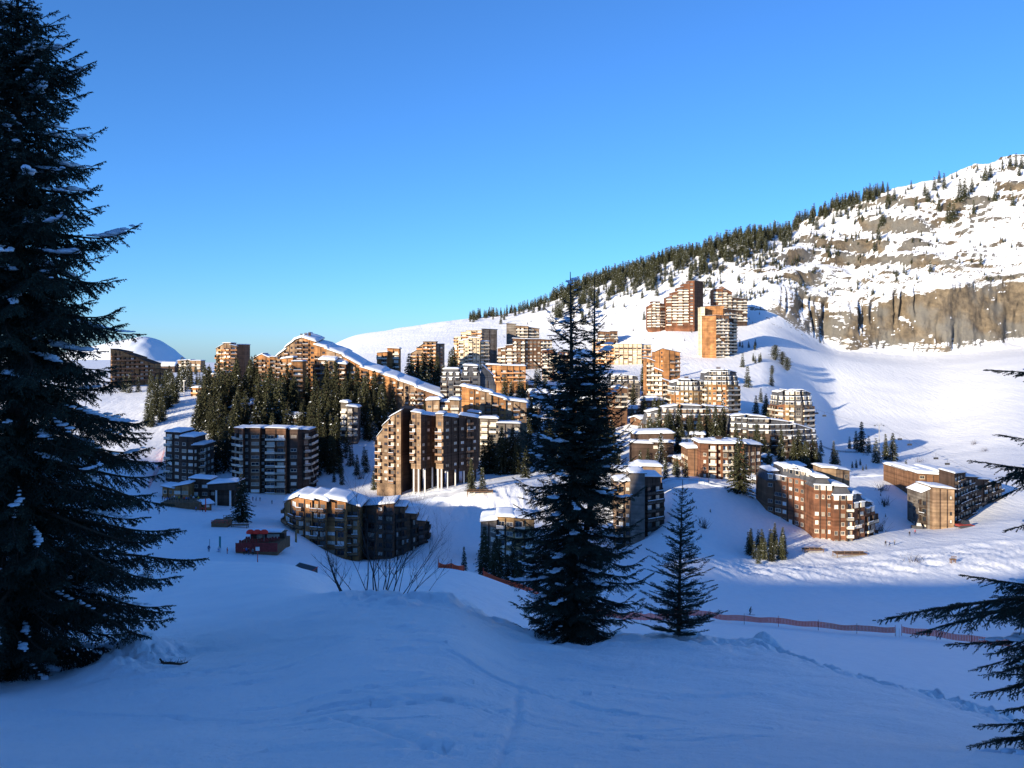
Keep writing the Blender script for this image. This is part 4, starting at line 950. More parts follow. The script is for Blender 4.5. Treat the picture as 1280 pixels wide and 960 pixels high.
building('apartment_building', 'long cream block with regular windows between spruce and twin wooden towers', 780, 459,
  [(742, 757, 6, 2, 424, 424, dict(style='bb')), (757, 768, 0, 0, 430, 430, dict(style='b')), (768, 802, -2, -2, 430, 430, dict(style='WWWWWW')), (802, 814, 0, 2, 431, 431, dict(style='bb'))], wall='cream_panel', d=760, T=13, snow=.6, trim='trim_orange')
building('apartment_building', 'small dark building on the snowfield above the long cream block', 762, 424, [(748, 763, 0, 0, 414, 415, dict(style='bb')), (763, 772, -2, 0, 414, 414, dict(style='b'))], wall='wood_brown', d=900, T=10, snow=.5)
building('apartment_building', 'twin wooden towers with steep roofs, mid slope', 835, 476,
  [(819, 830, 0, -2, 440, 434, dict(style='xn')), (830, 850, -5, -3, 436, 441, dict(style='xbb'))], wall='wood_orange', d=600, T=14, snow=.25, trim='trim_brown', L='w')
building('apartment_building', 'lit terraced block of staggered balconies below the twin wooden towers', 824, 500,
  [(809, 818, 2, 0, 448, 452, dict(style='bb', snow=.5)), (818, 828, 0, -2, 460, 465, dict(style='bb')), (828, 838, -3, -2, 474, 478, dict(style='bb'))], wall='wood_orange', d=545, T=16, snow=.8)
MG = None
building('apartment_building', 'round shouldered slate mansard block, lower left one of the adjoining pair', 858, 508,
  [(839, 850, 6, 0, 479, 476, dict(style='bw', wall='wood_orange')), (850, 866, 0, -2, 475, 475, dict(style='wbw')), (866, 882, -2, 3, 475, 477, dict(style='ww'))], wall='wood_ochre', d=520, T=14, snow=.6, mans=6, chim=((858, 473, 2, 1),), L='b')
building('apartment_building', 'round shouldered slate mansard block, taller right one of the adjoining pair', 901, 514,
  [(880, 890, 5, 0, 467, 463, dict(style='bw')), (890, 908, 0, -2, 463, 463, dict(style='wbw', wall='wood_orange')), (908, 923, -2, 5, 463, 466, dict(style='bb'))], wall='wood_ochre', d=515, T=15, snow=.6, mans=7, chim=((898, 461, 2, 1),), R='bb')
building('apartment_building', 'grey mansard block on the slope just right of the twin topped spruce', 780, 498,
  [(762, 778, 3, 0, 470, 469, dict(style='bw')), (778, 800, 0, 4, 469, 471, dict(style='wbw'))], wall='wood_grey', d=570, T=14, snow=.6, mans=5)
building('apartment_building', 'isolated mansard block with red and white bays on the open snow', 993, 534,
  [(971, 981, 5, 0, 491, 489, dict(style='b', wall='wood_red')), (981, 993, 0, -2, 488, 490, dict(style='wb', wall='wood_ochre')), (993, 1003, -2, -1, 489, 488, dict(style='w')), (1003, 1016, 0, 5, 488, 492, dict(style='bb'))], wall='wood_grey', d=500, T=14, snow=.5, mans=7, L='b', R='b')
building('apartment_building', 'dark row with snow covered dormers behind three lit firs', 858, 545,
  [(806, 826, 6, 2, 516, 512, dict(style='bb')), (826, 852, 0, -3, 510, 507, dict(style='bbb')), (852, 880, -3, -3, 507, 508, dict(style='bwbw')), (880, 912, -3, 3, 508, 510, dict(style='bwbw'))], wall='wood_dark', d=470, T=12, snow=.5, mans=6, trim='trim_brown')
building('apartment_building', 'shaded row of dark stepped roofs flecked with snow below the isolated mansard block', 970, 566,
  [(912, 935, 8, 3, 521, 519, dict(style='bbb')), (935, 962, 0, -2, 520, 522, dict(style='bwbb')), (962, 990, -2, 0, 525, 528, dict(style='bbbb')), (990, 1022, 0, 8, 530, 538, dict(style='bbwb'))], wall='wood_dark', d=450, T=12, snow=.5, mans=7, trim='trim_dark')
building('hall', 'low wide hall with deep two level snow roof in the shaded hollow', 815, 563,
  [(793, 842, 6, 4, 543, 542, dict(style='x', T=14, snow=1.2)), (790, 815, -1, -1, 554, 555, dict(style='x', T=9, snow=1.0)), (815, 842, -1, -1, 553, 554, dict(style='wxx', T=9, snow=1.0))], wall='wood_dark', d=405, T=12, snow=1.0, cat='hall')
building('apartment_building', 'block with a curved snow edged roof showing right of the spruce trunk', 770, 510, [(748, 768, 4, 0, 487, 484, dict(style='bw')), (768, 784, 0, 2, 484, 486, dict(style='bb'))], wall='wood_brown', d=500, T=12, snow=.7)
# towers under the mountain
building('apartment_tower', 'small rounded brown tower left of the tallest block', 821, 409,
  [(810, 815, 4, 0, 383, 379, dict(style='b')), (815, 825, 0, -2, 377, 377, dict(style='bb')), (825, 833, -2, 3, 379, 381, dict(style='b'))], wall='wood_red', d=915, T=14, snow=.2, bsnow=True)
building('apartment_tower', 'tallest block, its roof stepping up to the right under the mountain', 856, 407,
  [(833, 840, 4, 2, 372, 369, dict(style='b')), (840, 847, 1, 0, 366, 364, dict(style='b')), (847, 854, 0, -2, 360, 358, dict(style='b')), (854, 861, -2, -3, 355, 354, dict(style='b')), (861, 868, -3, -3, 351, 351, dict(style='w')), (868, 879, -3, 8, 351, 352, dict(style='x', wall='wood_dark'))],
  wall='wood_red', d=905, T=16, snow=.2)
building('apartment_tower', 'brown cluster of blocks behind the orange gable tower', 912, 402,
  [(892, 903, 2, 0, 362, 360, dict(style='bb')), (903, 915, -2, -1, 358, 366, dict(style='bb')), (915, 934, 0, 4, 372, 374, dict(style='bbb', wall='wood_dark'))], wall='wood_red', d=930, T=15, snow=.3)
building('apartment_tower', 'slim tower with sunlit orange end wall and balcony front', 897, 447,  # orange end wall and browner front carry the uneven sunlight in their colour
  [(876, 881, 6, 3, 384, 384, dict(style='x', wall='cream_panel')), (879, 895, -1, -3, 395, 394, dict(style='x', wall='wood_orange', T=14)), (895, 911, -3, 1, 394, 395, dict(style='bbb', wall='wood_brown')), (882, 905, 12, 12, 383, 382, dict(style='x', wall='wood_orange', T=10)), (905, 921, 8, 14, 386, 388, dict(style='bbb', wall='wood_dark'))],
  wall='wood_orange', d=780, T=12, snow=.15, L=None)
for lab, px, py, w_, h_, yw, wl in (('little chalet with round white roof left of the pair of mansard blocks', 826, 506, 12, 10, .3, 'wood_brown'), ('chalet with a blue white roof on the slope beneath the grey mansard block', 812, 508, 18, 13, -.3, 'wood_brown'), ('small dark chalet lowest below the shaded stepped row', 1012, 575, 16, 14, .6, 'wood_dark'),
      ('small hut with snow roof beside the chestnut block', 966, 590, 15, 9, 0, 'wood_dark'), ('low shed with white roof left of the orange stepped block', 944, 603, 26, 8, 0, 'wood_grey'), ('shaded chalet roof between the spruce and the sweeping roof block', 672, 500, 22, 14, .2, 'wood_dark'), ('lower shaded chalet beside the twin topped spruce', 664, 518, 22, 14, -.2, 'wood_dark')):
    chalet(lab, px, py, w_, h_, yw, wl, d=hit(px, py, 300))

for i, (px, py, w_, h_, yw, wl) in enumerate(((706, 520, 24, 14, .3, 'wood_brown'), (690, 545, 22, 13, -.4, 'wood_dark'), (736, 545, 24, 13, .1, 'wood_brown'), (752, 528, 18, 12, .6, 'wood_grey'), (722, 568, 22, 12, -.2, 'wood_dark'), (800, 530, 15, 11, .5, 'wood_brown'), (793, 517, 14, 10, -.5, 'wood_grey'), (640, 562, 22, 12, .2, 'wood_brown'), (618, 575, 18, 11, -.3, 'wood_dark'),
    (850, 562, 20, 9, .1, 'wood_dark'), (872, 548, 16, 9, -.2, 'wood_dark'), (935, 583, 17, 11, .4, 'wood_dark'), (955, 577, 15, 10, -.5, 'wood_brown'), (990, 588, 18, 11, .3, 'wood_dark'), (1002, 597, 16, 9, -.3, 'wood_grey'), (848, 578, 18, 9, .5, 'wood_brown'), (700, 500, 18, 12, -.3, 'wood_dark'), (604, 486, 16, 12, .4, 'wood_dark'), (660, 488, 18, 12, -.4, 'wood_brown'), (735, 505, 18, 11, 0, 'wood_grey'))):
    where = ['behind the left half of the spruce crown, upper', 'behind the left half of the spruce crown, lower', 'behind the middle of the spruce', 'behind the right side of the spruce crown', 'behind the lower spruce crown', 'on the slope right of the spruce, lower of two', 'on the slope right of the spruce, upper of two', 'under the balcony terraces left of the spruce', 'lowest beneath the balcony terraces', 'between low hall and chestnut block', 'under the firs of the dormer row', 'right above the chestnut block',
      'below the shaded stepped row, left', 'behind the orange stepped block, upper', 'directly behind the orange stepped block roof', 'just left of the chestnut block wing', 'high behind the spruce crown, left', 'between crest wood and orange arcaded block', 'just right of the arched dark chalet', 'high behind the spruce trunk'][i]
    chalet('snow roofed chalet '+where, px, py, w_, h_, yw, wl, d=hit(px, py, 300), nwin=3)
# ------------------------------------------------------------------ firs of the town, the wood and the mountain
def fir_mesh(seed, H=14.0, wid=.20, snow=.10, dense=1.0, round_=False, tuft=.8):
    r_ = random.Random(seed); npr = np.random.RandomState(seed); P0 = []; D = []; L = []
    z = H*.05
    while z < H*.985:
        f = z/H; R = H*wid*((1-f)**.85 if not round_ else math.sqrt(max(0, 1-(2*f-.9)**2))*.9+.05)*r_.uniform(.8, 1.15)*(1 if f > .1 else .8)
        n = 7 if f < .8 else 5; a0 = r_.uniform(0, 6.28)
        for i in range(n):
            a = a0+i*6.283/n+r_.uniform(-.3, .3); l = max(.25, R*r_.uniform(.7, 1.2)); dz = (.15 if f > .7 else -.22)+r_.uniform(-.12, .12)
            if round_: dz = .25
            P0.append((math.cos(a)*.05, math.sin(a)*.05, z+r_.uniform(-.15, .15))); D.append((math.cos(a), math.sin(a), dz)); L.append(l)
        z += (.50 if f < .8 else .42)*(H/14)/dense
    P0 = np.array(P0); D = unit(np.array(D)); L = np.array(L)
    V, Fc = tufts(P0, D, L, .34*H/14, tuft*H/14, .34*H/14, 3, .05, .62, npr)
    V = V.reshape(-1, 3, 3); V[:, 2, 2] -= .12*H/14
    mi = (npr.rand(len(Fc)) < snow).astype(int)
    W, G = ribs(np.array([[0, 0, -.8]]), np.array([[0, 0, H]]), .02*H, .004)
    t = MB(); t.tube((0, 0, -1), (0, 0, H*.5), .016*H, .008*H, 6); t.tube((0, 0, H*.5), (0, 0, H*1.01), .008*H, .002*H, 5)
    return mesh_np('crown', V.reshape(-1, 3), Fc, [MATS['needles_fir'], MATS['snow_lump']], mi), t.mesh('trunk', [MATS['bark']]), H
FIR = [fir_mesh(100+i, 14, (.21, .25, .19, .27, .23, .17)[i], (.01, .02, .01, .03, .015, .035)[i]) for i in range(6)]
FIRSNOWY = [fir_mesh(140+i, 14, .22, .14) for i in range(2)]
PINE = [fir_mesh(130+i, 9, .30, .04, 1.0, True) for i in range(2)]
FAR = [fir_mesh(150+i, 14, (.20, .24, .18)[i], .03, .62, False, 1.15) for i in range(3)]
NF = [0]
def fir(x, y, h, protos, label, group, name='fir_tree', parts=True, wide=1.0, cat='tree'):
    me, tm, H = rng.choice(protos); s = h/H; z = zg(x, y)-.2
    PEND.append((-h/y, x, y, z, s, wide, name, label, cat, group, parts, me, tm, H, rng.uniform(0, 6.28)))
PEND = []
def plant(q):
    _, x, y, z, s, wide, name, label, cat, group, parts, me, tm, H, a = q
    if parts:
        r = empty(name, (x, y, z), label, cat, group); r.scale = (s*wide, s*wide, s); r.rotation_euler = (0, 0, a)
        c = link('crown', me, r); t = link('trunk', tm, r)
    else:
        r = link(name, me); r.location = (x, y, z); r.scale = (s*wide, s*wide, s); r.rotation_euler = (0, 0, a); tag(r, label, cat, group)
    NF[0] += 1; return r
BLOCK = []   # footprints so that no tree grows through a wall
for root, d0 in NB:
    for c in root.children:
        if c.name.split('.')[0] == 'wall':
            M = Matrix.Translation(root.location) @ Matrix.Rotation(root.rotation_euler.z, 4, 'Z')
            vs = [M @ Vector(b) for b in c.bound_box]; xs = [v.x for v in vs]; ys = [v.y for v in vs]
            # finer: use the wall's own vertices in strips
            pts = [M @ v.co for v in c.data.vertices]; BLOCK.append((pts, min(xs), max(xs), min(ys), max(ys)))
def free(x, y, m=2.0):
    for pts, x0, x1, y0, y1 in BLOCK:
        if x0-m < x < x1+m and y0-m < y < y1+m:
            near = [p for p in pts if abs(p.x-x) < 9 and abs(p.y-y) < 9]
            if len(near) >= 3:
                yy = [p.y for p in near]; xx = [p.x for p in near]
                if min(yy)-m < y < max(yy)+m and min(xx)-m < x < max(xx)+m: return False
    return True
placed = []
def scatter(poly, n, hpx, label, group, protos=None, dmin=300, sep=3.5, parts=True, wide=1.0, hm=None, name='fir_tree', dr=None, cat='tree'):
    """n firs with their feet at rows inside a polygon of the photo"""
    x0 = min(p[0] for p in poly); x1 = max(p[0] for p in poly); y0 = min(p[1] for p in poly); y1 = max(p[1] for p in poly); k = 0; tries = 0
    def ins(x, y):
        c = False; j = len(poly)-1
        for i in range(len(poly)):
            xi, yi = poly[i]; xj, yj = poly[j]
            if (yi > y) != (yj > y) and x < (xj-xi)*(y-yi)/(yj-yi)+xi: c = not c
            j = i
        return c
    while k < n and tries < n*40:
        tries += 1; px = rng.uniform(x0, x1); py = rng.uniform(y0, y1)
        if not ins(px, py): continue
        d = rng.uniform(*dr) if dr else hit(px, py, dmin); x = (px-CX)/F*d
        if not free(x, d, 1.0) or any((x-a)**2+(d-b)**2 < sep**2 for a, b in placed[-160:]): continue
        placed.append((x, d)); h = (rng.uniform(*hm) if hm else rng.uniform(*hpx)/F*d)
        fir(x, d, h, protos or FIR, label, group, name, parts, wide, cat); k += 1
    return k
def one(px, py, hpx, label, protos=None, dmin=300, wide=1.0, group=None, name='fir_tree', d=None):
    d = d or hit(px, py, dmin); x = (px-CX)/F*d; placed.append((x, d)); return fir(x, d, hpx/F*d, protos or FIR, label, group, name, True, wide)
# the steep wood between the near row and the crest
scatter([(232,600),(250,540),(262,505),(300,500),(300,560),(285,590),(262,600)], 30, (42, 66), 'dark fir in the steep wood above the stepped tower', 'firs of the wood above the stepped tower', dmin=400)
scatter([(238,545),(262,498),(300,490),(312,520),(300,545)], 14, (36, 54), 'fir with olive sunlit side in the upper left wood', 'firs of the upper left wood', dmin=420)
scatter([(292,560),(296,520),(345,508),(420,512),(425,548),(390,566)], 50, (44, 66), 'tall fir in the dense wood over the broad ten storey block', 'firs of the wood over the broad ten storey block', dmin=425, sep=3.0)
scatter([(388,598),(388,545),(412,540),(424,575),(418,598)], 15, (40, 62), 'fir on the steep bank right of the broad ten storey block', 'firs on the bank right of the ten storey block', dmin=400)
scatter([(415,530),(440,560),(480,560),(478,515),(440,508)], 14, (42, 66), 'fir around the grey stacked balcony block', 'firs around the grey balcony block', dmin=430)
scatter([(296,508),(305,486),(420,500),(418,516)], 18, (34, 50), 'fir standing before the crest buildings', 'firs before the crest buildings', dmin=470)
scatter([(418,520),(480,515),(500,508),(500,525),(450,535)], 9, (34, 56), 'fir under the eaves of the great stepped roof', 'firs under the great stepped roof', dmin=460)
scatter([(180,535),(190,500),(232,474),(236,484),(215,512),(196,540)], 44, (20, 34), 'fir on the slanting spur at the far left', 'firs on the left spur', dmin=430, protos=FIR+FIRSNOWY, sep=2.4)
scatter([(240,470),(268,470),(268,482),(244,482)], 8, (14, 22), 'frosted fir left of the isolated crest tower', 'frosted firs by the crest tower', protos=FIRSNOWY, dmin=540)
scatter([(234,462),(264,462),(264,465),(234,465)], 8, (9, 14), 'small skyline fir by the long pale low block', 'skyline firs by the pale block', dmin=700, dr=(790, 860))
scatter([(308,486),(345,486),(345,470),(312,470)], 7, (20, 34), 'fir beside the orange crest block', 'firs beside the orange crest block', dmin=500)
scatter([(430,462),(500,470),(500,480),(432,468)], 9, (20, 32), 'fir behind the great stepped roof on the crest', 'crest firs behind the great stepped roof', dr=(570, 640))
one(492, 468, 40, 'slim fir rising highest behind the great stepped roof', d=575)
scatter([(506,492),(512,474),(572,472),(570,488)], 22, (26, 44), 'dark fir of the wood between crest and mansard block', 'firs between crest and mansard block', dmin=500, sep=3.0)
scatter([(495,500),(508,486),(545,490),(546,499)], 8, (24, 40), 'fir behind the long snow roof', 'firs behind the long snow roof', dr=(545, 575))
one(302, 653, 62, 'lone dark fir between lodge and terrace', dmin=250, wide=1.25)
one(468, 613, 30, 'small fir left of the white columns', dmin=300)
for q, (a, b, c) in enumerate(((589, 606, 44), (603, 608, 30))): one(a, b, c, ('taller', 'shorter')[q]+' fir at the right foot of the curved shoulder tower', d=356)
scatter([(612,592),(660,600),(665,570),(615,565)], 9, (40, 62), 'dark fir in the hollow left of the spruce', 'firs in the hollow left of the spruce', dmin=380)
scatter([(400,612),(465,606),(465,585),(430,560),(412,585)], 14, (14, 30), 'small snowy fir on the bank above the wavy snow roof', 'small snowy firs on the bank', dmin=380, protos=FIRSNOWY+FIR)
scatter([(660,560),(760,590),(770,540),(665,520)], 14, (30, 50), 'fir half hidden behind the twin topped spruce', 'firs behind the twin topped spruce', dmin=380)
scatter([(672,560),(768,560),(768,520),(690,520)], 16, (50, 62), 'tall fir added unseen behind the twin topped spruce to shade the slope', 'tall firs added behind the spruce crown for shade', dr=(395, 440), hm=(17, 23), sep=4)  # hidden clump put in to throw shade over the slope beyond
one(580, 718, 36, 'slim dark fir at the dip right of the bare shrub', dmin=150)
scatter([(590,728),(650,738),(650,716),(596,708)], 12, (34, 60), 'dark fir in the dip below the half hidden balcony block', 'firs in the dip left of the spruce', dmin=150, sep=3)
scatter([(650,738),(700,748),(700,728),(650,716)], 6, (30, 52), 'fir in the dip just behind the spruce', 'firs in the dip behind the spruce', dmin=150, sep=3)
for q, (a, b, c) in enumerate(((820, 566, 18), (832, 600, 28), (843, 594, 22), (818, 598, 24), (826, 586, 46))):
    one(a, b, c, ('small bare looking fir above the hall roof', 'bushy fir by the ploughed snow heap', 'low fir right of the bushy one at the snow heap', 'squat fir left of the bushy one at the snow heap', 'slender pale fir in front of the low hall')[q], FIRSNOWY)
one(925, 628, 74, 'big sunlit fir standing before the chestnut coloured block', dmin=300, wide=1.35, d=342)
scatter([(800,560),(826,548),(840,552),(828,566)], 4, (26, 40), 'fir at the left end of the dormer row', 'firs at the left end of the dormer row', dmin=380)
for q, (a, b, c) in enumerate(((864, 548, 34), (884, 549, 42), (905, 546, 38), (912, 548, 30), (960, 560, 46), (968, 566, 34), (983, 573, 30), (1000, 583, 34), (1006, 586, 36), (945, 519, 24), (1042, 584, 34), (1062, 561, 16), (1077, 566, 40), (1070, 562, 24), (1086, 566, 22), (1095, 579, 32), (1107, 575, 34), (1116, 577, 36))):
    one(a, b, c, ['first fir before the dormer row, counted from the left', 'tallest fir before the dormer row', 'third fir before the dormer row', 'shortest fir at the right end of the dormer row', 'bushy olive fir between dormer row and shaded stepped row', 'fir overlapping the bushy olive one', 'dark fir before the shaded stepped row', 'left fir of a close pair beside the shaded chalet', 'right fir of a close pair beside the shaded chalet',
      'single fir on the shaded snow between two mansard blocks', 'pointed dark fir left of the snow mound', 'tiny fir left of the tallest fir by the lift pylon', 'tallest fir by the lift pylon', 'brownish fir hugging the tallest one', 'short fir right of the tallest one', 'narrow fir directly before the lift pylon', 'left one of two dark firs right of the lift pylon', 'right one of two dark firs right of the lift pylon'][q], dmin=430 if b < 560 else 350)
scatter([(934,672),(984,672),(980,664),(938,660)], 24, (22, 34), 'fir in the dark clump below the orange stepped block', 'firs in the clump left of the orange block', dmin=250, sep=1.5, dr=(262, 288))
scatter([(850,690),(925,670),(900,630),(860,625)], 9, (3, 8), 'seedling poking out of the shaded bank', 'seedlings on the shaded bank', dmin=280, sep=3)
scatter([(1090,640),(1100,600),(1118,612),(1110,650)], 5, (4, 8), 'seedling on the bank right of the orange block', 'seedlings right of the orange block', dmin=300, sep=3)
scatter([(1055,588),(1085,590),(1085,580),(1058,578)], 5, (6, 11), 'tiny fir by the road above the orange block', 'tiny firs by the upper road', dmin=380, sep=3)
G5 = 'snowy firs filling the gaps of the centre right'
for poly, n in (([(785,560),(860,560),(860,520),(800,505),(785,515)], 16), ([(845,600),(862,600),(862,560),(840,560)], 5), ([(925,600),(960,600),(1030,590),(1000,570),(930,572)], 18), ([(600,520),(660,520),(665,480),(605,478)], 12), ([(770,640),(830,600),(850,570),(800,566),(770,570)], 10), ([(440,500),(560,510),(575,540),(600,600),(460,520)], 12), ([(820,500),(838,500),(845,470),(800,470),(790,500)], 7), ([(838,600),(960,600),(1030,570),(1020,540),(800,520),(790,560)], 30), ([(640,560),(770,560),(770,480),(650,480)], 26), ([(930,520),(965,530),(965,470),(925,440)], 6)):
    scatter(poly, n, (18, 34), 'snow dusted fir between the chalets of the centre right', G5, dmin=340, protos=FIR+FIRSNOWY, sep=3.5)
for dd, l_ in ((438, ((918, 40), (931, 30), (944, 44), (953, 34), (975, 42), (989, 34), (998, 46), (1013, 38))), (455, ((812, 30), (823, 36), (836, 32), (848, 42), (873, 34), (893, 46), (899, 38)))):
    for px, hp in l_: fir((px-CX)/F*dd, dd-rng.uniform(0, 4), hp/F*dd, FIR, 'dark fir standing close before the long dark rows of the centre right', 'firs close before the dark rows', wide=1.1)
for px, hp in ((604, 44), (611, 52), (618, 40), (626, 56), (633, 46), (641, 60), (648, 50)): fir((px-CX)/F*398, 398+rng.uniform(-6, 6), hp/F*398, FIR, 'fir before the lower balcony terraces', 'firs before the balcony terraces', wide=1.1)
for px, hp in ((1024, 26), (1031, 20), (1052, 24), (1126, 22), (1133, 17)): fir((px-CX)/F*455, 455+rng.uniform(-8, 8), hp/F*455, FIR, 'small fir by the upper road between orange block and snow roofed hall', 'small firs by the upper road', wide=1.1)
for px, hp in ((152, 22), (163, 26), (171, 20), (180, 27), (186, 21), (196, 24), (205, 28), (212, 24), (220, 26), (226, 22), (232, 27)): fir((px-CX)/F*600, 600+rng.uniform(-12, 12), hp/F*600, FIR, 'fir below the huge grey brown block of the left valley', 'firs below the left valley block')
# round pines on the open slope
for q, (a, b, c, w) in enumerate(((969, 450, 20, 1.2), (978, 458, 18, 1.1), (984, 465, 18, 1.2), (965, 468, 12, 1.0))):
    one(a, b, c, ('topmost', 'second highest', 'lowest large', 'small left')[q]+' round pine of the cluster on the open slope', PINE, 500, w, name='pine_tree')
scatter([(938,455),(955,455),(955,450),(938,450)], 6, (7, 11), 'small conifer in the row left of the round pines', 'small conifers left of the round pines', dmin=560, sep=4)
scatter([(918,437),(948,440),(948,434),(920,431)], 8, (7, 10), 'low pine beside the orange ended tower', 'low pines by the orange ended tower', protos=PINE, dmin=620, sep=3.5, wide=1.3)
# mountain: counted firs where they stand clear
print('firs before mountain', NF[0])
RT = [(1139,238,12),(1145,262,16),(1160,253,20),(1156,246,18),(1174,229,16),(1174,265,20),(1186,282,28),(1192,275,24),(1200,254,30),(1206,248,26),(1215,241,20),(1222,214,10),(1232,227,20),(1238,222,18),(1244,253,22),(1266,260,18),(1263,212,16),(1270,210,18),(1277,212,18),(1274,221,14),(1217,267,18),(1163,343,16),(1226,334,15),(1130,361,13),(1120,364,9),(1093,316,16),(1098,300,20),(1102,288,18),(1105,280,14),(1048,325,10),(1118,254,16),(1112,258,14),(1108,262,13),(1180,236,20),(1168,240,18),(1196,222,9),(1190,224,8),(1253,214,10),(1100,268,10)]
for q, (a, b, c) in enumerate(RT):
    d = min(hit(a, b, 1070), skyrow(a)[1]-3); x = (a-CX)/F*d; fir(x, d, c/F*d, FAR, 'lone fir among rocks high on the right mountainside', 'firs high on the right mountainside', parts=False, wide=1.15)
def ridge_trees(px0, px1, n, drop, hm, label, group, top=None):
    k = 0
    while k < n:
        px = rng.uniform(px0, px1); r, dd = skyrow(px); py = r + abs(rng.gauss(0, drop)) ; 
        if rng.random() < .45: py = r+rng.uniform(0, 2.5)
        d = dd-1 if py-r < .6 else hit(px, py, 950); d = min(d, dd-1); x = (px-CX)/F*d
        h = rng.uniform(*hm)
        if top is None: fir(x, d, h, FAR, label, group, parts=False, wide=1.1)
        else: top.append((x, d, zg(x, d)-.5, h))
        k += 1
ridge_trees(690, 800, 14, 6, (11, 17), 'fir on the middle of the long wooded ridge', 'firs along the middle of the ridge')
ridge_trees(800, 960, 34, 10, (13, 21), 'fir in the dense belt along the ridge', 'firs of the dense ridge belt')
ridge_trees(960, 1110, 34, 7, (13, 22), 'fir on the upper ridge before it breaks up', 'firs on the upper ridge')
print('firs', NF[0])
# the rest of the ridge wood reads as one mass
rest = []
ridge_trees(585, 655, 60, 4, (7, 13), '', '', rest); ridge_trees(655, 720, 60, 5, (8, 14), '', '', rest)
ridge_trees(690, 960, 820, 17, (5, 20), '', '', rest); ridge_trees(700, 900, 90, 26, (7, 13), '', '', rest); ridge_trees(960, 1110, 110, 8, (11, 19), '', '', rest)
k = 0
while k < 230:
    px = rng.uniform(880, 1110); r, dd = skyrow(px); py = rng.uniform(r+15, 385)
    if py > 300+ (1110-px)*.45 or vn(np.array(px/16.), np.array(py/9.), 5) < .05: continue
    d = hit(px, py, 1000); x = (px-CX)/F*d; rest.append((x, d, zg(x, d)-.4, rng.uniform(3.5, 9))); k += 1
k = 0
while k < 120:
    px = rng.uniform(560, 960); r, dd = skyrow(px); py = rng.uniform(r+18, 440)
    if vn(np.array(px/14.), np.array(py/6.), 9) < .35: continue
    d = hit(px, py, 820); x = (px-CX)/F*d
    if not free(x, d, 3): continue
    rest.append((x, d, zg(x, d)-.4, rng.uniform(1.5, 4))); k += 1
PEND.sort(key=lambda q: q[0])
k = 0
for q in PEND:
    if q[6] != 'fir_tree': plant(q)
    elif k < 296: plant(q); k += 1
    else: rest.append((q[1], q[2], q[3], q[4]*q[13]))
k = 0
while k < 210:
    px = rng.uniform(960, 1285); r, dd = skyrow(px); py = rng.uniform(r+6, 372)
    if vn(np.array(px/22.), np.array(py/8.), 15) < .1: continue
    d = min(hit(px, py, 1036), dd-2); x = (px-CX)/F*d; rest.append((x, d, zg(x, d)-.4, rng.uniform(2.5, 9))); k += 1
VS = []; FS = []; MS = []; b = 0
base = []
for me, tm, H in FAR:
    v = np.zeros(len(me.vertices)*3, dtype=np.float32); me.vertices.foreach_get('co', v); f = np.zeros(len(me.polygons)*3, dtype=np.int32); me.loops.foreach_get('vertex_index', f)
    mi = np.zeros(len(me.polygons), dtype=np.int32); me.polygons.foreach_get('material_index', mi); base.append((v.reshape(-1, 3), f.reshape(-1, 3), mi, H))
for x, y, z, h in rest:
    v, f, mi, H = base[rng.randrange(3)]; s = h/H; a = rng.uniform(0, 6.28); c, sn = math.cos(a), math.sin(a)
    VS.append(np.stack([(v[:, 0]*c-v[:, 1]*sn)*s*1.15+x, (v[:, 0]*sn+v[:, 1]*c)*s*1.15+y, v[:, 2]*s+z], 1)); FS.append(f+b); MS.append(mi); b += len(v)
o = link('distant_forest', mesh_np('distant_forest', np.concatenate(VS), np.concatenate(FS), [MATS['needles_fir'], MATS['snow_lump']], np.concatenate(MS)))
tag(o, 'far wood and scrub that covers the long mountain ridge', 'forest', None, 'stuff')
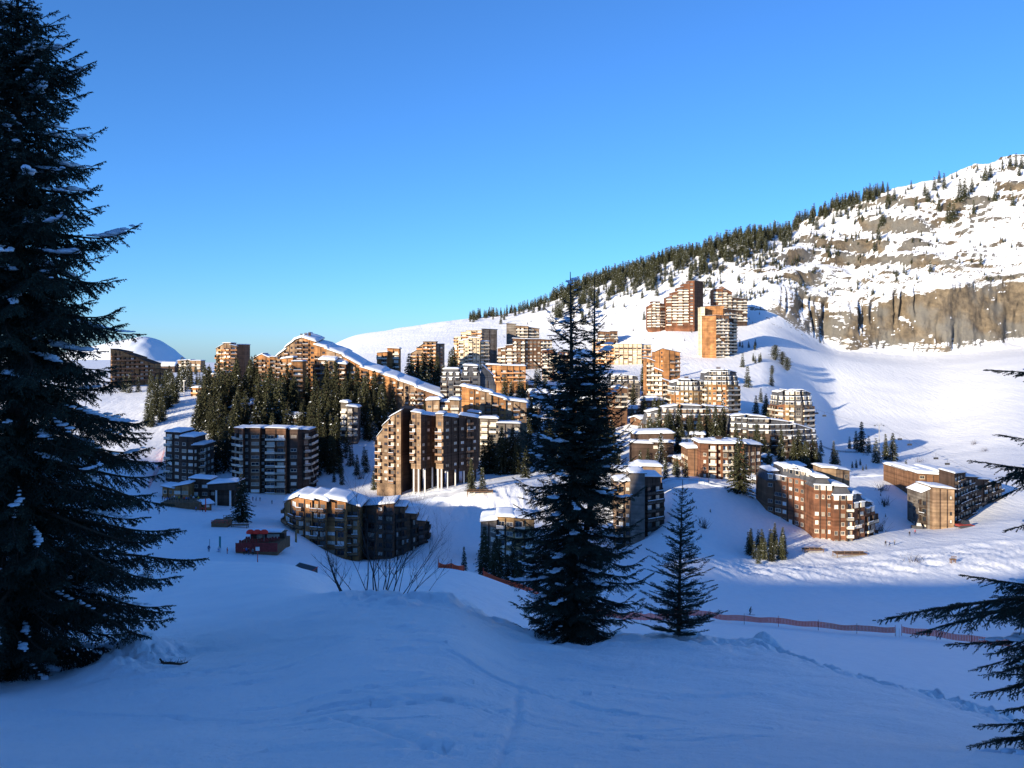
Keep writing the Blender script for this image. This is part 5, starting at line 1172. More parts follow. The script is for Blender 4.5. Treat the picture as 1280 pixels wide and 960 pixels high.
# ------------------------------------------------------------------ people
mat('skin', (.55, .34, .25), .6, .3); mat('ski_metal', (.15, .15, .17), .4, .4)
CLO = {k: mat('cloth_'+k, c, .8, .2) for k, c in dict(black=(.02, .02, .025), navy=(.03, .05, .14), red=(.50, .04, .03), blue=(.05, .16, .42), grey=(.18, .18, .19), white=(.62, .62, .64), teal=(.04, .22, .24), yellow=(.55, .40, .05)).items()}
def body_mesh(pose, jacket, trousers, seed):
    """one continuous figure grown with a skin modifier"""
    sp = dict(stand=dict(kx=.02, ky=0, arm=.10, fwd=0), walk=dict(kx=.02, ky=.22, arm=.16, fwd=.05), ski=dict(kx=.05, ky=.0, arm=.28, fwd=.20))[pose]
    J = []; Rr = []; Ed = []
    def v(x, y, z, r, p=None):
        J.append((x, y, z)); Rr.append(r)
        if p is not None: Ed.append((p, len(J)-1))
        return len(J)-1
    f = sp['fwd']; cr = .16 if pose == 'ski' else 0
    pel = v(0, 0, .95-cr, .16); w = v(0, -f*.5, 1.15-cr, .15, pel); ch = v(0, -f, 1.38-cr, .17, w); nk = v(0, -f*1.2, 1.53-cr, .07, ch); hd = v(0, -f*1.35, 1.66-cr, .115, nk); ht = v(0, -f*1.3, 1.76-cr, .09, hd)
    ns = v(0, -f*1.4-.12, 1.65-cr, .02, hd)
    for s in (-1, 1):
        h = v(s*.11, 0, .90-cr, .11, pel); k = v(s*(.12+sp['kx']), -cr*1.2-s*sp['ky']*.5, .50-cr*.4, .08, h); a = v(s*.13, .04-s*sp['ky'], .10, .055, k); v(s*.14, -.14-s*sp['ky'], .05, .05, a)
        sh = v(s*.20, -f, 1.42-cr, .075, ch); el = v(s*(.27+sp['arm']*.3), -f+.02, 1.14-cr, .055, sh); wr = v(s*(.26+sp['arm']), -f-.18, .97-cr*.6, .04, el); v(s*(.26+sp['arm']), -f-.27, .93-cr*.6, .045, wr)
    me = bpy.data.meshes.new('person'); me.from_pydata(J, Ed, []); ob = bpy.data.objects.new('tmp', me); COL.objects.link(ob)
    md = ob.modifiers.new('s', 'SKIN')
    for i, r in enumerate(Rr): me.skin_vertices[0].data[i].radius = (r, r); me.skin_vertices[0].data[i].use_root = (i == 0)
    m2 = ob.modifiers.new('u', 'SUBSURF'); m2.levels = 1
    dg = bpy.context.evaluated_depsgraph_get(); dg.update(); out = bpy.data.meshes.new_from_object(ob.evaluated_get(dg)); out.name = 'person'
    bpy.data.objects.remove(ob); out.materials.clear()
    for m_ in (CLO[jacket], CLO[trousers], MATS['skin'], CLO['black']): out.materials.append(m_)
    for p in out.polygons:
        z = p.center.z+cr*.9 if p.center.z > .7 else p.center.z
        p.material_index = 3 if (z > 1.70 or z < .14) else 2 if z > 1.56 else 0 if z > .93 else 1; p.use_smooth = True
    return out
PM = {}
def person(px, py, label, pose='stand', jacket='black', trousers='black', rz=0.0, group=None, dmin=150, skis=False, d=None, h=1.75):
    k = (pose, jacket, trousers)
    if k not in PM: PM[k] = body_mesh(pose, jacket, trousers, 1)
    d = d or hit(px, py, dmin); x = (px-CX)/F*d; o = link('person', PM[k]); o.location = (x, d, zg(x, d)+(.03 if skis else 0)); o.rotation_euler = (0, 0, rz); s = h/1.80; o.scale = (s, s, s)
    tag(o, label, 'person', group)
    if skis:
        m = MB()
        for sx in (-1, 1):
            m.box((sx*.13, -.05, .012), (.08, 1.6, .02)); m.hexa([Vector((sx*.13-.04, -.85, .0)), Vector((sx*.13+.04, -.85, .0)), Vector((sx*.13+.03, -1.02, .07)), Vector((sx*.13-.03, -1.02, .07))], [Vector((sx*.13-.04, -.85, .02)), Vector((sx*.13+.04, -.85, .02)), Vector((sx*.13+.03, -1.02, .09)), Vector((sx*.13-.03, -1.02, .09))])
        m.build('skis', MATS['ski_metal'], o)
        m = MB()
        for sx in (-1, 1): m.tube((sx*.56, -.48, .78), (sx*.60, -.1, .0), .012, .008, 4)
        m.build('ski_poles', MATS['ski_metal'], o)
    return o
G1 = 'skiers gathered before the red terrace'
person(261, 690, 'skier in dark clothes standing alone at the far left of the piste group', 'stand', 'navy', 'black', .4)
person(273, 690, 'skier in white jacket beside a tall pole left of the terrace', 'ski', 'white', 'blue', .9, skis=True)
person(284, 693, 'skier in red suit left of the terrace queue', 'stand', 'red', 'red', 2.0)
for i, (x, y, j, t, lab) in enumerate(((296, 690, 'black', 'black', 'person in black nearest the lower left corner of the terrace'), (299, 691, 'navy', 'grey', 'person in navy jacket and grey trousers at the corner of the terrace'), (305, 694, 'red', 'black', 'person in red jacket in the middle of the queue'), (308, 693, 'blue', 'black', 'person in bright blue jacket beside the red one'),
     (311, 694, 'black', 'navy', 'person in black jacket and navy trousers at the right end of the queue'), (316, 695, 'grey', 'black', 'person in grey jacket left of the red crowd marker'), (331, 693, 'black', 'black', 'person in black right of the red crowd marker'))):
    person(x, y, lab, 'stand', j, t, i*1.3, G1)
person(380, 702, 'skier in dark red standing on top of the dark netted ramp', 'ski', 'red', 'black', -.6, d=205)
for i, (x, y, j, lab) in enumerate(((184, 631, 'black', 'skier in black, left one of a pair by the piste edge'), (188, 631, 'navy', 'skier in navy, right one of a pair by the piste edge'), (186, 642, 'red', 'skier in red below the pair at the piste edge'), (199, 643, 'black', 'skier in black beside the deck crowd, left side'), (191, 588, 'navy', 'tiny skier high on the left piste'), (178, 608, 'red', 'skier in red at the top of the netting'),
      (245, 640, 'blue', 'person in blue in front of the sun deck'), (253, 640, 'red', 'person in red beside the lift post in front of the sun deck'), (181, 609, 'teal', 'skier in teal beside the netting'), (320, 627, 'black', 'person in black before the ten storey block, left'), (325, 627, 'grey', 'person in grey before the ten storey block'), (316, 626, 'navy', 'person in navy at the door of the ten storey block'), (340, 631, 'black', 'person in black crossing the snow under the ten storey block'))):
    person(x, y, lab, 'walk' if i % 2 else 'stand', j, 'black', i*.9, dmin=200)
person(937, 777, 'lone skier in black behind the orange safety net', 'ski', 'black', 'black', 1.2, skis=True, d=172)
for i, (x, y, j, lab) in enumerate(((1107, 683, 'black', 'walker in black right of the orange stepped block, upper'), (1112, 684, 'navy', 'walker in navy right of the orange stepped block'), (1118, 682, 'grey', 'walker in grey farthest right of the three near the orange block'), (1137, 671, 'black', 'walker in black on the snow below the pale gable'), (1144, 668, 'red', 'walker in dark red below the pale gable'),
      (1108, 594, 'black', 'walker on the upper road behind the orange block'))):
    person(x, y, lab, 'walk', j, 'black', i, dmin=240)
# ------------------------------------------------------------------ orange safety net
def net_mat(name, c):
    m = mat(name, c, .7, .2, rnd=.08); nt = m.node_tree; b = nt.nodes['Principled BSDF']; tc = nt.nodes.new('ShaderNodeTexCoord')
    br = nt.nodes.new('ShaderNodeTexBrick'); br.inputs['Scale'].default_value = 5; br.inputs['Mortar Size'].default_value = .03; br.inputs['Color1'].default_value = (.86, .86, .86, 1); br.inputs['Color2'].default_value = (.98, .98, .98, 1); br.inputs['Mortar'].default_value = (1, 1, 1, 1)
    return m
net_mat('net_orange', (.95, .15, .07)); mat('pole_red', (.55, .05, .04), .5, .3)
def net(pts, label, h=1.15, low=.45, step=4.2, hgt=None, c='net_orange', gap=0.0, group=None, name='safety_net', cat='fence', mesh_gap=.22, posts=True):
    """posts with a strip of plastic netting: a real open grid"""
    P3 = []
    for (px, py, d) in pts: x = (px-CX)/F*d; P3.append(Vector((x, d, 0)))
    L = [0]
    for a, b in zip(P3[:-1], P3[1:]): L.append(L[-1]+(b-a).length)
    def at(s):
        for i in range(len(P3)-1):
            if s <= L[i+1]+1e-6: q = P3[i].lerp(P3[i+1], (s-L[i])/(L[i+1]-L[i])); q.z = zg(q.x, q.y); return q
        q = P3[-1].copy(); q.z = zg(q.x, q.y); return q
    o = at(0); root = empty(name, o, label, cat, group); n = max(2, int(L[-1]/step)); m = MB()
    for i in range(n+1):
        if not posts: break
        q = at(L[-1]*i/n)-o; pm = MB(); pm.tube((0, 0, -.3), (0, 0, low+h+.35), .035, .03, 5); e = pm.build('post', MATS['rail_metal'] if i % 3 else MATS['pole_red'], root); e.location = q
    ns = max(2, int(L[-1]/mesh_gap)); prev = None; rows = 5
    for i in range(ns+1):
        s = L[-1]*i/ns; q = at(s)-o; sag = (.12+.10*math.sin(s*.9+1))*math.sin(math.pi*((s*n/L[-1]) % 1)); z0 = low-sag*.6; z1 = low+h-sag
        cur = (q+Vector((0, 0, z0)), q+Vector((0, 0, z1)))
        if prev:
            for r in range(rows+1):
                t = r/rows; a = prev[0].lerp(prev[1], t); b = cur[0].lerp(cur[1], t); w = Vector((0, 0, .045)); m.add([a-w, b-w, b+w, a+w], [(0, 1, 2, 3)])
            a, b = cur; dx = (cur[0]-prev[0]).normalized()*.05; m.add([a-dx, a+dx, b+dx, b-dx], [(0, 1, 2, 3)])
        prev = cur
    m.build('netting', MATS[c], root); return root
def pd(l, dmin=100): return [(a, b, hit(a, b, dmin)) for a, b in l]
net(pd([(842, 772), (900, 778), (960, 782), (1030, 789), (1119, 795)]), 'long orange plastic safety net across the piste, main stretch left of the gap', step=5.2, h=.80, low=.55)
net(pd([(1127, 795), (1160, 799), (1210, 806), (1262, 812)]), 'orange safety net right of the gap, partly behind the snowy bough', step=4.6, h=.9, low=.55)
net([(604, 755, 92), (640, 760, 92), (670, 764, 94), (700, 768, 95)], 'low orange net just left of the twin topped spruce', h=.5, low=.05, step=3.5)
net([(740, 768, 112), (790, 772, 120), (836, 776, 136)], 'orange net between the twin topped spruce and the young spruce', h=.8, low=.3, step=4.5)
net(pd([(548, 712), (566, 716), (580, 721)], 85), 'short bright red net at the rim of the dip', h=.45, low=.05, step=3)
net(pd([(186, 612), (194, 596), (202, 580), (206, 566)], 250), 'tall pinkish red netting up the left piste beside the stepped tower', h=2.6, low=.2, step=6, mesh_gap=.5)
# ------------------------------------------------------------------ terrace bar with the three red umbrellas
mat('red_deck', (.24, .04, .035), .8, .2, vary=.3, vscale=2); mat('canvas_red', (.85, .05, .03), .7, .2); mat('deck_wood', (.16, .095, .055), .85, .15, vary=.3, vscale=1)
def terrace():
    d = hit(320, 694, 180); c = P(320, 692, d); c.z = zg(c.x, c.y); k = d/F; root = empty('terrace_bar', c, 'dark red terrace bar with rows of seats at the foot of the piste', 'terrace'); g = zg(c.x, c.y+6)-c.z
    w = 52*k; m = MB(); m.box((0, 5.0, 1.0), (w, 9, 2.6)); m.build('deck', MATS['deck_wood'], root)
    m = MB(); m.box((0, .45, 1.7), (w+.1, .12, 2.2)); 
    for i in range(14): m.box((-w/2+w*i/13, .36, 1.9), (.09, .09, 2.0))
    m.build('railing', MATS['red_deck'], root)
    m = MB(); m.box((w*.05, 9.8, 2.6), (w*.85, 2.4, 2.4)); m.box((w*.05, 9.4, 3.9), (w*.9, 3.6, .2), 1); m.build('bar_hut', [MATS['wood_dark'], MATS['deck_wood']], root)
    m = MB(); m.box((-w*.12, 8.57, 2.7), (1.1, .06, 2.0)); m.build('door', MATS['trim_pale'], root)
    m = MB(); m.box((w*.2, 8.56, 2.9), (3.2, .06, 1.1)); m.build('window', MATS['glass'], root)
    m = MB(); m.box((0, 9.4, 4.2), (w*.84, 3.3, .45)); m.build('roof_snow', MATS['snow_roof'], root)
    rr = random.Random(5)
    for i in range(26):
        m = MB(); m.box((0, 0, .42), (.5, .5, .06)); m.box((0, .24, .72), (.5, .05, .55))
        for a in (-.2, .2):
            for b_ in (-.2, .2): m.box((a, b_, .2), (.05, .05, .4))
        if i == 0: cm = m.mesh('seat', [MATS['red_deck']])
        e = link('seat', cm, root); e.location = (-w/2+.8+(w-1.6)*((i*7) % 26)/26, 1.3+(i % 4)*1.5, 2.3); e.rotation_euler = (0, 0, rr.uniform(-.6, .6))
    for i, px in enumerate((313, 321.5, 330)):
        q = P(px, 671, d+5); u = empty('parasol', (q.x, q.y, c.z+2.3), ('left', 'middle', 'right')[i]+' one of three round red parasols over the terrace bar', 'parasol', 'round red parasols'); m = MB()
        n = 14; top = 4.6; R = 1.05
        rings = [(0.02, 1.0), (.45, .93), (.8, .72), (1.0, .42), (1.0, 0)]
        for a, b_ in zip(rings[:-1], rings[1:]):
            for s in range(n):
                t0, t1 = 2*math.pi*s/n, 2*math.pi*(s+1)/n
                m.add([(a[0]*R*math.cos(t0), a[0]*R*math.sin(t0), 2.0+a[1]*1.0), (a[0]*R*math.cos(t1), a[0]*R*math.sin(t1), 2.0+a[1]*1.0), (b_[0]*R*math.cos(t1), b_[0]*R*math.sin(t1), 2.0+b_[1]*1.0), (b_[0]*R*math.cos(t0), b_[0]*R*math.sin(t0), 2.0+b_[1]*1.0)], [(0, 1, 2, 3)])
        m.build('canopy', MATS['canvas_red'], u, True); m = MB(); m.tube((0, 0, 0), (0, 0, 3.0), .04, .04, 6); m.build('pole', MATS['white_post'], u)
terrace()
def annex(label, px, py, wpx, hpx, dep, d, wl='red_deck', name='annex'):
    c = P(px, py, d); c.z = zg(c.x, c.y); k = d/F; root = empty(name, c, label, 'deck'); w = wpx*k; h = hpx*k; m = MB(); m.box((0, dep/2, h*.25), (w, dep, h*.7+1)); m.build('platform', MATS['deck_wood'], root)
    m = MB(); n = max(3, int(w/1.2))
    for i in range(n+1): m.box((-w/2+w*i/n, 0, h*.8), (.08, .08, h*.55))
    m.box((0, 0, h*1.05), (w, .1, .1)); m.box((0, 0, h*.8), (w, .06, .06)); m.build('railing', MATS[wl], root)
    m = MB()
    rr = random.Random(px)
    for i in range(7): m.box((rr.uniform(-w*.4, w*.4), rr.uniform(1, dep-1), h*.62+.45), (1.4, .7, .08)); 
    m.build('table_top', MATS['trim_brown'], root); return root
annex('low dark red fenced pen right of the terrace bar', 347, 688, 20, 12, 5, 246)
annex('rust red floating deck of benches on the snow above the terrace bar', 274, 660, 20, 8, 5, hit(274, 660, 200), 'pole_red', 'bench_deck')
annex('long straw coloured sun deck crowded with small tables under the stepped tower', 226, 632, 50, 9, 10, 318, 'trim_brown', 'sun_deck')
# visitors on the sun deck
rr = random.Random(44)
for i in range(16):
    j = ['black', 'red', 'blue', 'navy', 'grey', 'white', 'teal', 'yellow'][i % 8]; x = 203+i*3.0
    o_ = person(x, 630, 'visitor on the straw coloured sun deck, '+['black', 'red', 'blue', 'navy', 'grey', 'white', 'teal', 'yellow'][i % 8]+' jacket', 'stand', j, 'black', rr.uniform(0, 6), 'visitors on the sun deck', d=319+rr.uniform(1, 7)); o_.location.z = zg((226-CX)/F*318, 318)+1.95
# lodge on posts and the hut under the stepped tower
building('lodge', 'small lodge with thick white roofs under the dark stepped tower', 245, 622, [(238, 262, 0, -1, 598, 600, dict(style='ww', snow=.7)), (262, 270, 0, 0, 604, 604, dict(style='w'))], wall='wood_dark', d=345, T=7, snow=.8, cat='lodge')
building('lodge', 'open sided lodge whose snow roof stands on dark posts beside the lone fir', 276, 628, [(261, 296, 0, -1, 606, 603, dict(style='xx', lift=4.5, T=8, snow=.8))], wall='wood_dark', d=338, T=8, snow=.8, cat='lodge', fins=False)
building('restaurant', 'orange fronted restaurant with slanting white roofs at the left foot of the stepped tower', 218, 630, [(203, 217, 2, 0, 608, 611, dict(style='ww')), (217, 236, 0, -1, 609, 605, dict(style='WW'))], wall='wood_orange', d=340, T=8, snow=.7, cat='restaurant')
chalet('tiny white roofed kiosk before the open sided lodge', 256, 630, 10, 11, .7, 'wood_orange', d=322, dep=5, nwin=1, name='kiosk')
# dark netted ramp
def ramp():
    d = 200; c = P(379, 716, d); c.z = zg(c.x, c.y); r = empty('start_ramp', c, 'dark netted start ramp with red edging on the crest', 'ramp'); m = MB()
    m.hexa([Vector((-2.7, 0, -.3)), Vector((1.4, -1.5, -.3)), Vector((2.6, 2.5, -.3)), Vector((-1.6, 3.5, -.3))], [Vector((-2.7, 0, 1.4)), Vector((1.4, -1.5, .5)), Vector((2.6, 2.5, 1.3)), Vector((-1.6, 3.5, 2.1))]); m.build('platform', MATS['rail_metal'], r)
    m = MB(); m.path([Vector((-2.7, -.1, 1.5)), Vector((1.4, -1.6, .6)), Vector((2.7, 2.4, 1.4))], [.08]*3, 5); m.path([Vector((-2.7, -.1, 1.5)), Vector((-3.1, -2.5, -.2))], [.12]*2, 5); m.build('edge_rail', MATS['pole_red'], r)
ramp()
# pylons, chairs, cable
mat('steel', (.30, .31, .33), .5, .5, metal=.6)
def pylon(label, px, py, hpx, d, arm=2.6, name='lift_pylon'):
    c = P(px, py, d); c.z = zg(c.x, c.y)-.3; h = hpx/F*d; r = empty(name, c, label, 'lift pylon'); m = MB(); m.tube((0, 0, 0), (0, 0, h), .38, .22, 8); m.build('mast', MATS['steel'], r)
    m = MB(); m.box((0, 0, h-.2), (arm*2, .35, .3))
    for s in (-1, 1): m.box((s*arm, 0, h-.5), (.3, 2.2, .3)); m.box((s*arm*.5, 0, h+.4), (.12, .12, 1.0))
    m.box((0, 0, h+.9), (arm*1.1, .12, .12)); m.build('crossarm', MATS['steel'], r, False)
    for s in (-1, 1):
        for q in (-.8, 0, .8): m = MB(); m.tube((s*arm-.08, q, h-.72), (s*arm+.08, q, h-.72), .22, .22, 8); m.build('sheave', MATS['rail_metal'], r)
    return Vector(c)+Vector((0, 0, h))
top = pylon('tall chairlift pylon with a wide crossarm among the firs on the right snowfield', 1099, 579, 48, hit(1099, 579, 430))
top2 = P(1000, 508, 560)
t3 = pylon('chairlift pylon on the slope above the twin wooden towers', 822, 443, 24, 720, 2.2); pylon('small pylon at the left end of the upper snowfield', 771, 425, 14, 880, 2.0)
def lift_line(label, a, b, nsag, chairs):
    r = empty('lift_cable', a, label, 'cable'); m = MB(); pts = []
    for i in range(25):
        t = i/24; p = a.lerp(b, t); p.z -= nsag*4*t*(1-t); pts.append(p-a)
    m.path(pts, [.045]*25, 4); m.build('rope', MATS['rail_metal'], r)
    for t, lab in chairs:
        p = a.lerp(b, t); p.z -= nsag*4*t*(1-t); e = empty('lift_chair', p, lab, 'lift chair'); m = MB(); m.box((0, 0, -1.0), (.09, .09, 2.0)); m.box((0, 0, -2.0), (2.2, .09, .09)); m.build('hanger', MATS['rail_metal'], e)
        m = MB(); m.box((0, 0, -2.9), (2.3, .55, .12)); m.box((0, .3, -2.45), (2.3, .1, .8)); m.build('seat', MATS['rail_metal'], e)
        m = MB(); [m.box((s*1.1, 0, -2.5), (.08, .7, 1.0)) for s in (-1, 1)]; m.build('armrest', MATS['rail_metal'], e)
A = top+Vector((-2.6, 0, -.5)); B_ = P(940, 478, 720)
lift_line('sagging chairlift rope left of the tall pylon', B_, A, 3, [(.60, 'empty lift chair farthest left of the tall pylon, upper'), (.66, 'empty lift chair hanging just right of the upper left one')])
C_ = P(1290, 618, 400); lift_line('sagging chairlift rope right of the tall pylon', top+Vector((2.6, 0, -.5)), C_, 2, [(.14, 'first empty chair right of the tall pylon'), (.22, 'second empty chair right of the tall pylon'), (.42, 'left chair of the pair over the wood clad block'), (.50, 'right chair of the pair over the wood clad block')])
net([(1027, 509, 575), (1048, 512, 575), (1072, 516, 575)], 'thin dark barrier across the shaded snowfield', h=1.1, low=.0, step=6, c='rail_metal', name='barrier', mesh_gap=.6)
# mast by the lit block, piste marker, sign post, tall poles
def post(label, px, py, hpx, d, col='white_post', r=.12, name='pole', top=None, cat='pole'):
    c = P(px, py, d); c.z = zg(c.x, c.y)-.2; h = hpx/F*d; e = empty(name, c, label, cat); m = MB(); m.tube((0, 0, 0), (0, 0, h), r, r*.8, 8); m.build('shaft', MATS[col], e)
    if top:
        m = MB(); m.box((0, -.03, h-top[1]/2), (top[0], .12, top[1])); m.build('panel', MATS[top[2]], e)
    return e
post('tall pale concrete mast at the left foot of the lit hill block', 230, 502, 21, 560, 'white_post', .3, 'mast', (1.6, .5, 'white_post'), 'mast')
post('red and white piste marker with round head before the terrace', 322, 700, 22, 215, 'pole_red', .10, 'piste_marker', (.9, .9, 'white_post'), 'marker')
post('tall feather banner left of the terrace bar', 275, 687, 20, 232, 'rail_metal', .05, 'feather_banner', (.5, 3.0, 'cloth_teal'), 'banner')
post('thin dark pole left of the feather banner', 262, 677, 12, 238, 'rail_metal', .06)
post('short brown timber post in the dip right of the bare shrub', 559, 712, 30, 150, 'wood_tan', .16, 'timber_post')
post('yellow timber post at the corner of the orange fronted block', 370, 690, 16, 262, 'wood_ochre', .32, 'timber_post')
post('red piste pole behind the bare shrub', 401, 716, 10, 190, 'pole_red', .05)
post('street lamp mast below the chestnut block', 886, 606, 32, 350, 'rail_metal', .10, 'street_lamp', (.9, .18, 'rail_metal'), 'street lamp')
post('slim street lamp on the road left of the big sunlit fir', 874, 612, 14, 345, 'rail_metal', .08, 'street_lamp', (.6, .15, 'rail_metal'), 'street lamp')
post('left of two white net poles at the gap in the orange net', 1120, 797, 13, hit(1120, 797, 100), 'white_post', .05)
post('right of two white net poles at the gap in the orange net', 1124, 797, 13, hit(1124, 797, 100), 'white_post', .05)
for q, (a, b) in enumerate(((236, 590), (250, 640), (257, 640), (205, 640))):
    post(('red pole beside the stepped tower', 'red slalom pole before the sun deck', 'white and red lift post before the sun deck', 'thin pole at the left rim of the sun deck')[q], a, b, (10, 12, 18, 9)[q], hit(a, b, 250), 'pole_red' if q < 3 else 'rail_metal', (.08, .06, .22, .05)[q])
# crawler, crates, debris
def groomer(label, px, py, d, col, s=1.0, rz=0.0):
    c = P(px, py, d); c.z = zg(c.x, c.y); e = empty('snow_groomer', c, label, 'snow groomer', None, rz); m = MB(); m.box((0, 0, 1.15*s), (5.4*s, 2.4*s, .7*s)); m.build('chassis', MATS[col], e)
    m = MB(); m.hexa([Vector((a*s, b*s, 1.5*s)) for a, b in ((-.2, -1.1), (2.2, -1.1), (2.2, 1.1), (-.2, 1.1))], [Vector((a*s, b*s, 2.9*s)) for a, b in ((.1, -1), (1.8, -1), (1.8, 1), (.1, 1))]); m.build('cab', MATS['glass'], e)
    for q in (-1, 1):
        m = MB(); m.hexa([Vector((a*s, q*1.5*s-.4*s, b*s)) for a, b in ((-2.2, .05), (2.2, .05), (2.8, .6), (2.2, 1.1), (-2.2, 1.1), (-2.8, .6))], [Vector((a*s, q*1.5*s+.4*s, b*s)) for a, b in ((-2.2, .05), (2.2, .05), (2.8, .6), (2.2, 1.1), (-2.2, 1.1), (-2.8, .6))]); m.build('track', MATS['rail_metal'], e)
    m = MB(); m.hexa([Vector((a*s, b*s, .1*s)) for a, b in ((3.2, -2.2), (3.5, -2.2), (3.5, 2.2), (3.2, 2.2))], [Vector((a*s, b*s, 1.2*s)) for a, b in ((3.1, -2.2), (3.3, -2.2), (3.3, 2.2), (3.1, 2.2))]); m.build('blade', MATS[col], e)
groomer('dull red tracked snow groomer parked at the foot of the wood clad block', 1204, 668, 316, 'red_deck', .9, .2)
groomer('dark snow groomer stopped behind the shrub left of the block', 1146, 664, 330, 'rail_metal', .7, -.3)
def bench(label, px, py, d, name='wooden_deck', w=4, dpt=3, h=1.0, col='deck_wood'):
    c = P(px, py, d); c.z = zg(c.x, c.y); e = empty(name, c, label, 'deck'); m = MB(); m.box((0, 0, h), (w, dpt, .2)); m.build('platform', MATS[col], e)
    for a in (-1, 1):
        for b in (-1, 1): m = MB(); m.box((a*(w/2-.2), b*(dpt/2-.2), h/2-.4), (.18, .18, h+.8)); m.build('leg', MATS[col], e)
    m = MB(); m.box((0, -dpt/2+.05, h+.9), (w, .08, .1)); [m.box((-w/2+.1+(w-.2)*i/4, -dpt/2+.05, h+.5), (.08, .08, .8)) for i in range(5)]; m.build('railing', MATS[col], e)
bench('small dark landing deck at the foot of the orange stepped block', 1062, 700, 272, w=9, dpt=4, h=1.0); bench('narrow dark walkway deck under the shaded wing of the orange block', 1016, 684, 280, w=6, dpt=3, h=.8)
bench('viewing deck beside the curved shoulder tower under its two firs', 600, 612, 352, w=10, dpt=4, h=1.2); bench('tiny dark crate on the sunny bank at the right', 1191, 704, hit(1191, 704, 200), 'crate', 1.4, 1.2, .8)
bench('dark brown boulder deck under the lone fir', 300, 660, hit(300, 660, 220), 'timber_stack', 5, 2, .7); bench('second dark timber stack to the left below the lone fir', 288, 650, hit(288, 650, 220), 'timber_stack', 4, 2, .6)
# small leafless bushes on the banks
for q, (a, b, c, w_) in enumerate(((1102, 615, 14, 18), (1106, 632, 14, 14), (1098, 665, 22, 26), (1145, 702, 12, 34), (1218, 556, 8, 10), (775, 566, 14, 22), (880, 662, 16, 14), (450, 600, 14, 14), (1150, 578, 9, 16), (1085, 570, 9, 18), (1230, 565, 7, 12))):
    d = hit(a, b, 200); r_ = random.Random(60+q); x = (a-CX)/F*d; e = empty('bare_shrub', (x, d, zg(x, d)), ('leafless bush on the steep bank left of the wood clad block', 'lower leafless bush on the same steep bank', 'wide grey bush touching the right side of the orange block', 'brown brushwood on the sunny hump of the right bank', 'single twiggy bush under the great snowfield', 'leafless bush between spruce and low hall', 'thin bush on the shaded bank below the big fir', 'tall thin bush above the wavy snow roof', 'brownish bush at the edge of the tree shadows', 'pale bush beside the lift pylon', 'low twigs at the far right of the snowfield')[q], 'shrub'); m = MB()
    for i in range(46 if c > 12 else 26):
        p0 = Vector((r_.gauss(0, w_*.16), r_.gauss(0, w_*.1), 0))*(d/F); dr_ = Vector((r_.gauss(0, .5), r_.gauss(0, .4), 1)).normalized(); l = c/F*d*r_.uniform(.5, 1); m.path([p0+Vector((0, 0, -.2)), p0+dr_*l*.6, p0+dr_*l+Vector((r_.gauss(0, .2), 0, 0))], [.05, .03, .012], 3)
    m.build('stem', MATS['twig_bark'], e)

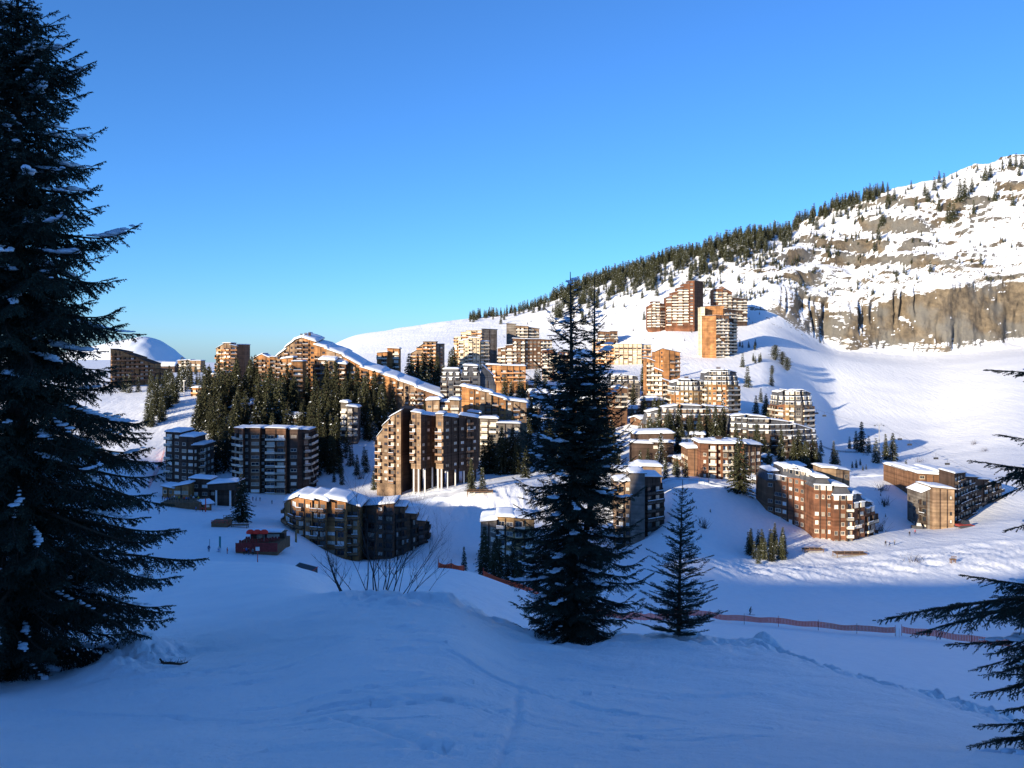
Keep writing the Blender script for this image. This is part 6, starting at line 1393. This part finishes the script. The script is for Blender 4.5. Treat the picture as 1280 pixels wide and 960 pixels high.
# ploughed roads of packed grey snow with ridges of cleared snow beside them
mat('packed_snow', (.58, .60, .64), .7, .2, vary=.12, vscale=.5, bump=.5, bscale=3)
def road(label, pts, w, dmin=250):
    P3 = [Vector(((a-CX)/F*d, d, 0)) for a, b, d in pts]; Q = []
    for a, b in zip(P3[:-1], P3[1:]):
        for i in range(8): Q.append(a.lerp(b, i/8))
    Q.append(P3[-1]); V = []; n = len(Q); rr = random.Random(n); ofs = [(-w*.5-1.2, -.3), (-w*.5-.6, .75), (-w*.5, .12), (-w*.25, .10), (0, .10), (w*.25, .10), (w*.5, .12), (w*.5+.6, .7), (w*.5+1.2, -.3)]
    for i, q in enumerate(Q):
        t = (Q[min(i+1, n-1)]-Q[max(i-1, 0)]).normalized(); s_ = Vector((-t.y, t.x, 0)); zc = zg(q.x, q.y)
        for k, (o_, h_) in enumerate(ofs):
            p = q+s_*o_; g = zg(p.x, p.y); z = max(g, zc*.5+g*.5)+h_*(rr.uniform(.5, 1.3) if k in (1, 7) else 1); V.append((p.x, p.y, z if k not in (0, 8) else g-.3))
    m = len(ofs); Fq = [[i*m+k, i*m+k+1, (i+1)*m+k+1, (i+1)*m+k] for i in range(n-1) for k in range(m-1)]; mi = [0 if k in (0, 1, 6, 7) else 1 for i in range(n-1) for k in range(m-1)]
    tag(link('road', mesh_np('road', np.array(V), np.array(Fq), [MATS['snow_roof'], MATS['packed_snow']], mi, smooth=True)), label, None, None, 'structure')
road('ploughed road of packed snow past the chestnut block', [(828, 603, 352), (860, 603, 353), (900, 605, 350), (945, 607, 348), (958, 604, 352)], 6)
road('ploughed road above the orange stepped block', [(1050, 592, 414), (1085, 590, 418), (1120, 590, 420), (1150, 590, 422)], 5)
road('packed path under the white columns', [(470, 612, 358), (520, 618, 356), (570, 616, 357), (620, 606, 368), (665, 602, 380)], 5)

SUN_STRENGTH = 4.5; SKY_STRENGTH = .122; EXPO = 1.0
# ------------------------------------------------------------------ camera, light, world
cam = bpy.data.cameras.new('camera'); co = bpy.data.objects.new('camera', cam); COL.objects.link(co)
co.location = (0, 0, 0); co.rotation_euler = (rad(90), 0, 0)
cam.sensor_width = 36; cam.lens = 36*F/1280; cam.shift_y = -(480-HY)/1280
cam.clip_start = .1; cam.clip_end = 12000; SC.camera = co
sd = bpy.data.lights.new('sun', 'SUN'); so = bpy.data.objects.new('sun', sd); COL.objects.link(so)
sd.energy = SUN_STRENGTH; sd.angle = rad(.5); sd.color = (1.0, .86, .64)
E = rad(SUN_E); trav = Vector((SH[0]*math.cos(E), SH[1]*math.cos(E), -math.sin(E)))
so.rotation_euler = trav.to_track_quat('-Z', 'Y').to_euler()
w = bpy.data.worlds.new('World'); SC.world = w; w.use_nodes = True; nt = w.node_tree
bg = nt.nodes['Background']; sk = nt.nodes.new('ShaderNodeTexSky'); sk.sky_type = 'NISHITA'
sk.sun_disc = False; sk.sun_elevation = E; sk.sun_rotation = math.atan2(-SH[0], -SH[1])
sk.altitude = 1800; sk.air_density = 1.0; sk.dust_density = .9; sk.ozone_density = 7.3
nt.links.new(sk.outputs[0], bg.inputs['Color']); bg.inputs['Strength'].default_value = SKY_STRENGTH
vs = SC.view_settings; vs.view_transform = 'Standard'; vs.look = 'None'; vs.gamma = 1; vs.exposure = EXPO
SC.cycles.max_bounces = 6; SC.cycles.diffuse_bounces = 5; SC.cycles.glossy_bounces = 2; SC.cycles.transparent_max_bounces = 4
